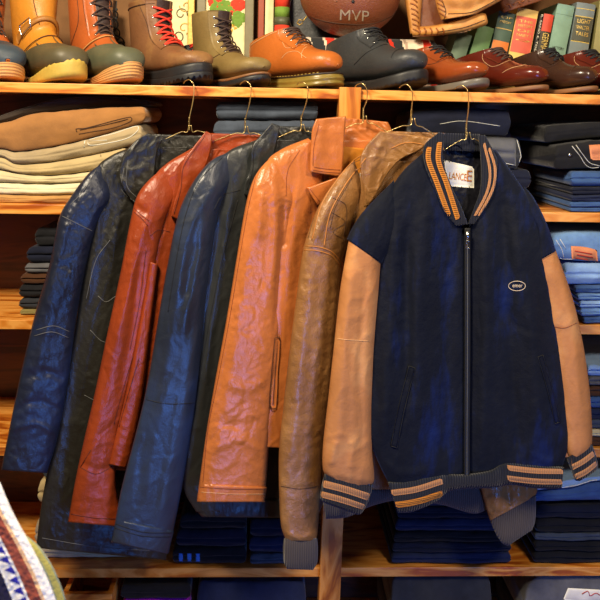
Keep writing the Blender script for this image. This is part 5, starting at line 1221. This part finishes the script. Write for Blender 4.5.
# books
GB = 'old hardback books behind the dress shoes'
M['page'] = plain('page_edges', c8(216, 196, 146), 0.9)
M['gold_ink'] = plain('gold_letters', c8(206, 176, 92), 0.4, 0.3); M['dark_ink'] = plain('dark_letters', c8(42, 44, 40), 0.8); M['white_ink'] = plain('white_letters', c8(232, 226, 206), 0.8)
def book(tl, tr, br, bl, y, col, label, bands=(), texts=(), dep=0.13, rough=0.6):
    """spine corners as photo points on the plane y; bands = (t0, t1, colour); texts = (t, body, height, material, vertical)"""
    A = [P(q[0], q[1], y) for q in (tl, tr, br, bl)]
    ax = ((A[1] - A[0]) + (A[2] - A[3])) / 2; az = ((A[0] - A[3]) + (A[1] - A[2])) / 2
    az2 = az.normalized(); ax2 = Vector((az2.z, 0, -az2.x)); w_ = abs(ax.dot(ax2)); o = (A[2] + A[3]) / 2
    # drop the foot of the spine to the shelf
    low = min((o - ax2 * w_ / 2).z, (o + ax2 * w_ / 2).z)
    ext = (low - ZT - 0.0005) / az2.z; o = o - az2 * ext; h = az.length + ext
    def pt(u, v, d): return o + ax2 * (u - .5) * w_ + az2 * v * h + Vector((0, d, 0))
    root = thing('book', label, 'book', tuple(pt(.5, 0, dep / 2)), GB)
    def prism(u0, u1, v0, v1, d0, d1, nm, mt, par, bul=0.0):
        V = []; n = 10
        for v in (v0, v1):
            for i in range(n + 1):
                u = u0 + (u1 - u0) * i / n; V.append(pt(u, v, d0 - bul * math.sin(math.pi * (u))))
            V.append(pt(u1, v, d1)); V.append(pt(u0, v, d1))
        k = n + 3; Fc = [(i, (i + 1) % k, k + (i + 1) % k, k + i) for i in range(k)] + [tuple(range(k))[::-1], tuple(range(k, 2 * k))]
        return mesh_obj(nm, V, Fc, mt, par, False)
    mt = plain('book_cloth', c8(*col), rough, bump=0.3, bs=300)
    prism(0, 1, 0, 1, 0, .004, 'spine', mt, root, .004)
    prism(0, .08, 0, 1, .004, dep, 'cover_board', mt, root); prism(.92, 1, 0, 1, .004, dep, 'cover_board', mt, root)
    prism(.08, .92, .015, .985, .004, dep - .004, 'page_block', M['page'], root)
    L = az.length; f = lambda t: 1 - (1 - t) * L / h
    for t0, t1, c in bands: prism(.02, .98, f(t0), f(t1), -.0006, .002, 'spine_band', plain('band_cloth', c8(*c), .6), root, .0042)
    for t, body, hs, mk, vert in texts:
        V_, F_ = text_mesh(body); out = []
        for v in V_:
            if vert: u = .5 + (-v[1]) * -.0 + v[1] * .6 * -1; q = t + v[0] * hs * -1; out.append(pt(.5 + v[1] * .62, f(t - v[0] * hs), -.0052 - .0))
            else: out.append(pt(.5 + v[0] * .68, f(t + v[1] * hs), -.0054 + .002 * (v[0] * 2) ** 2 * .8))
        mesh_obj('spine_lettering', out, F_, M[mk], root, False)
    return root
yk = 0.292
book((457, 34), (473, 33), (464, 62), (448, 62), yk, (92, 112, 92), 'grey green book slumped against the green one', dep=.1)
book((478, 26), (494.5, 27), (485, 62), (467.5, 61), yk, (92, 128, 80), 'plain green book leaning right, second from the left', dep=.1)
book((499, 12), (516, 13), (506, 58), (489, 57), yk, (66, 90, 78), 'dark green book with orange lower spine', bands=[(.0, .36, (216, 122, 52)), (.62, .64, (190, 160, 90))], texts=[(.88, 'OF', .05, 'gold_ink', 0), (.78, 'HISTORY', .05, 'gold_ink', 0)], dep=.12)
book((518, 8), (538.5, 11), (529, 60), (508, 58), yk, (226, 190, 106), 'cream book with a coral red title panel', bands=[(.12, .84, (214, 96, 76))], texts=[(.75, 'THE', .05, 'gold_ink', 0), (.66, 'HISTORY', .055, 'gold_ink', 0), (.56, 'OF', .05, 'gold_ink', 0), (.47, 'MARY I', .055, 'gold_ink', 0), (.37, 'Q', .04, 'gold_ink', 0)], dep=.13)
book((540, 15), (543, 15.5), (533.5, 64), (530.5, 63), yk, (30, 34, 30), 'thin black book with white vertical title', texts=[(.62, 'R. SAND E. TOD', .78, 'white_ink', 1)], dep=.12)
book((544, 14), (554, 15), (544.5, 66), (534.5, 64), yk, (48, 42, 30), 'narrow dark book with red head band and gold lettering', bands=[(.66, 1.0, (206, 72, 48))], texts=[(.42, 'GERMAN', .42, 'gold_ink', 1)], dep=.12)
book((557.5, 4), (575, 6), (562, 70), (545, 67), yk, (122, 158, 140), 'tall teal green book leaning right', bands=[(.84, .845, (90, 120, 104)), (.2, .205, (90, 120, 104))], texts=[(.32, 'VICTORY', .04, 'dark_ink', 0)], dep=.128)
book((577, 3), (596, 4), (584, 74), (565, 72), yk, (112, 126, 128), 'tall grey blue book with dark gold-lettered band', bands=[(.45, .80, (70, 74, 62)), (.44, .46, (206, 180, 90)), (.79, .81, (206, 180, 90)), (.91, .92, (206, 180, 90))],
     texts=[(.74, 'LIGHT', .06, 'gold_ink', 0), (.65, 'WALTER', .055, 'gold_ink', 0), (.56, 'TALES', .055, 'gold_ink', 0)], dep=.128)
book((600, 0), (614, 2), (604, 74), (590, 72), yk, (140, 134, 84), 'olive yellow book cut off by the right edge', dep=.128)
# foreground knitwear at the lower left
M['kn_white'] = cloth('white_knit', c8(246, 242, 230), 0.95, 0.04, 300, 0.8); M['kn_maroon'] = cloth('rust_maroon_knit', c8(150, 74, 58), 0.95, 0.15, 300, 0.8); M['kn_peach'] = cloth('peach_knit', c8(236, 190, 140), 0.95, 0.1, 300, 0.8)
M['kn_blue'] = cloth('blue_knit', c8(40, 40, 160), 0.95, 0.1, 300, 0.8); M['kn_navy'] = cloth('navy_knit', c8(30, 26, 60), 0.95, 0.1, 300, 0.8)
M['kn_olive'] = cloth('olive_yellow_knit', c8(170, 162, 84), 0.95, 0.12, 300, 0.8); M['kn_sage'] = cloth('sage_grey_knit', c8(140, 148, 120), 0.95, 0.1, 300, 0.8)
ks = Sheet(20, -0.92, 0.0, 0.0)
def edge_x(y): return float(np.interp(y, [480, 486, 512, 545, 575, 600, 660, 760], [-6, 3, 13, 31, 46, 56, 76, 100]))
def krule(x, y, u):
    d = edge_x(y) - x
    if d < 11: return 0
    if d < 15: return 2
    if d < 27: return 1
    if d < 44:
        ph = ((y + x * .6) / 13) % 1; return 3 if (d - 29) < 11 * (1 - ph) and d > 30 else 0
    return 4
sw = thing('knitted_sweater', 'white patterned knitted sweater with rust stripe and blue triangles in the near lower left corner', 'sweater', P(10, 700, -0.92))
piece('sleeve', [(-70, 478, 0, 482, .5), (-80, 512, 13, 512), (-80, 545, 31, 545), (-80, 575, 46, 575), (-80, 600, 56, 600), (-80, 660, 76, 660), (-80, 760, 100, 760)], ks, None, sw, .012, 0,
      mats=[M['kn_white'], M['kn_maroon'], M['kn_peach'], M['kn_blue'], M['kn_navy']], rule=krule, step=1.2, noises=[(.8, 6, 6, 3)])
ks2 = Sheet(40, -0.86, 0.0, 0.0)
sw2 = thing('knitted_cardigan', 'olive yellow knitted cardigan edge behind the white patterned sweater', 'cardigan', P(40, 700, -0.86))
piece('sleeve', [(-40, 520, 16, 528, .5), (-40, 545, 38, 545), (-40, 565, 52, 565), (-30, 585, 61, 585), (-20, 600, 66, 600), (-10, 660, 82, 660), (0, 760, 100, 760)], ks2, None, sw2, .010, 0,
      mats=[M['kn_olive'], M['kn_sage']], rule=lambda x, y, u: 1 if 9 < (float(np.interp(y, [528, 545, 565, 585, 600, 660, 760], [16, 38, 52, 61, 66, 82, 100])) - x) < 13 or (float(np.interp(y, [528, 545, 565, 585, 600, 660, 760], [16, 38, 52, 61, 66, 82, 100])) - x) < 2 else 0, step=1.2)
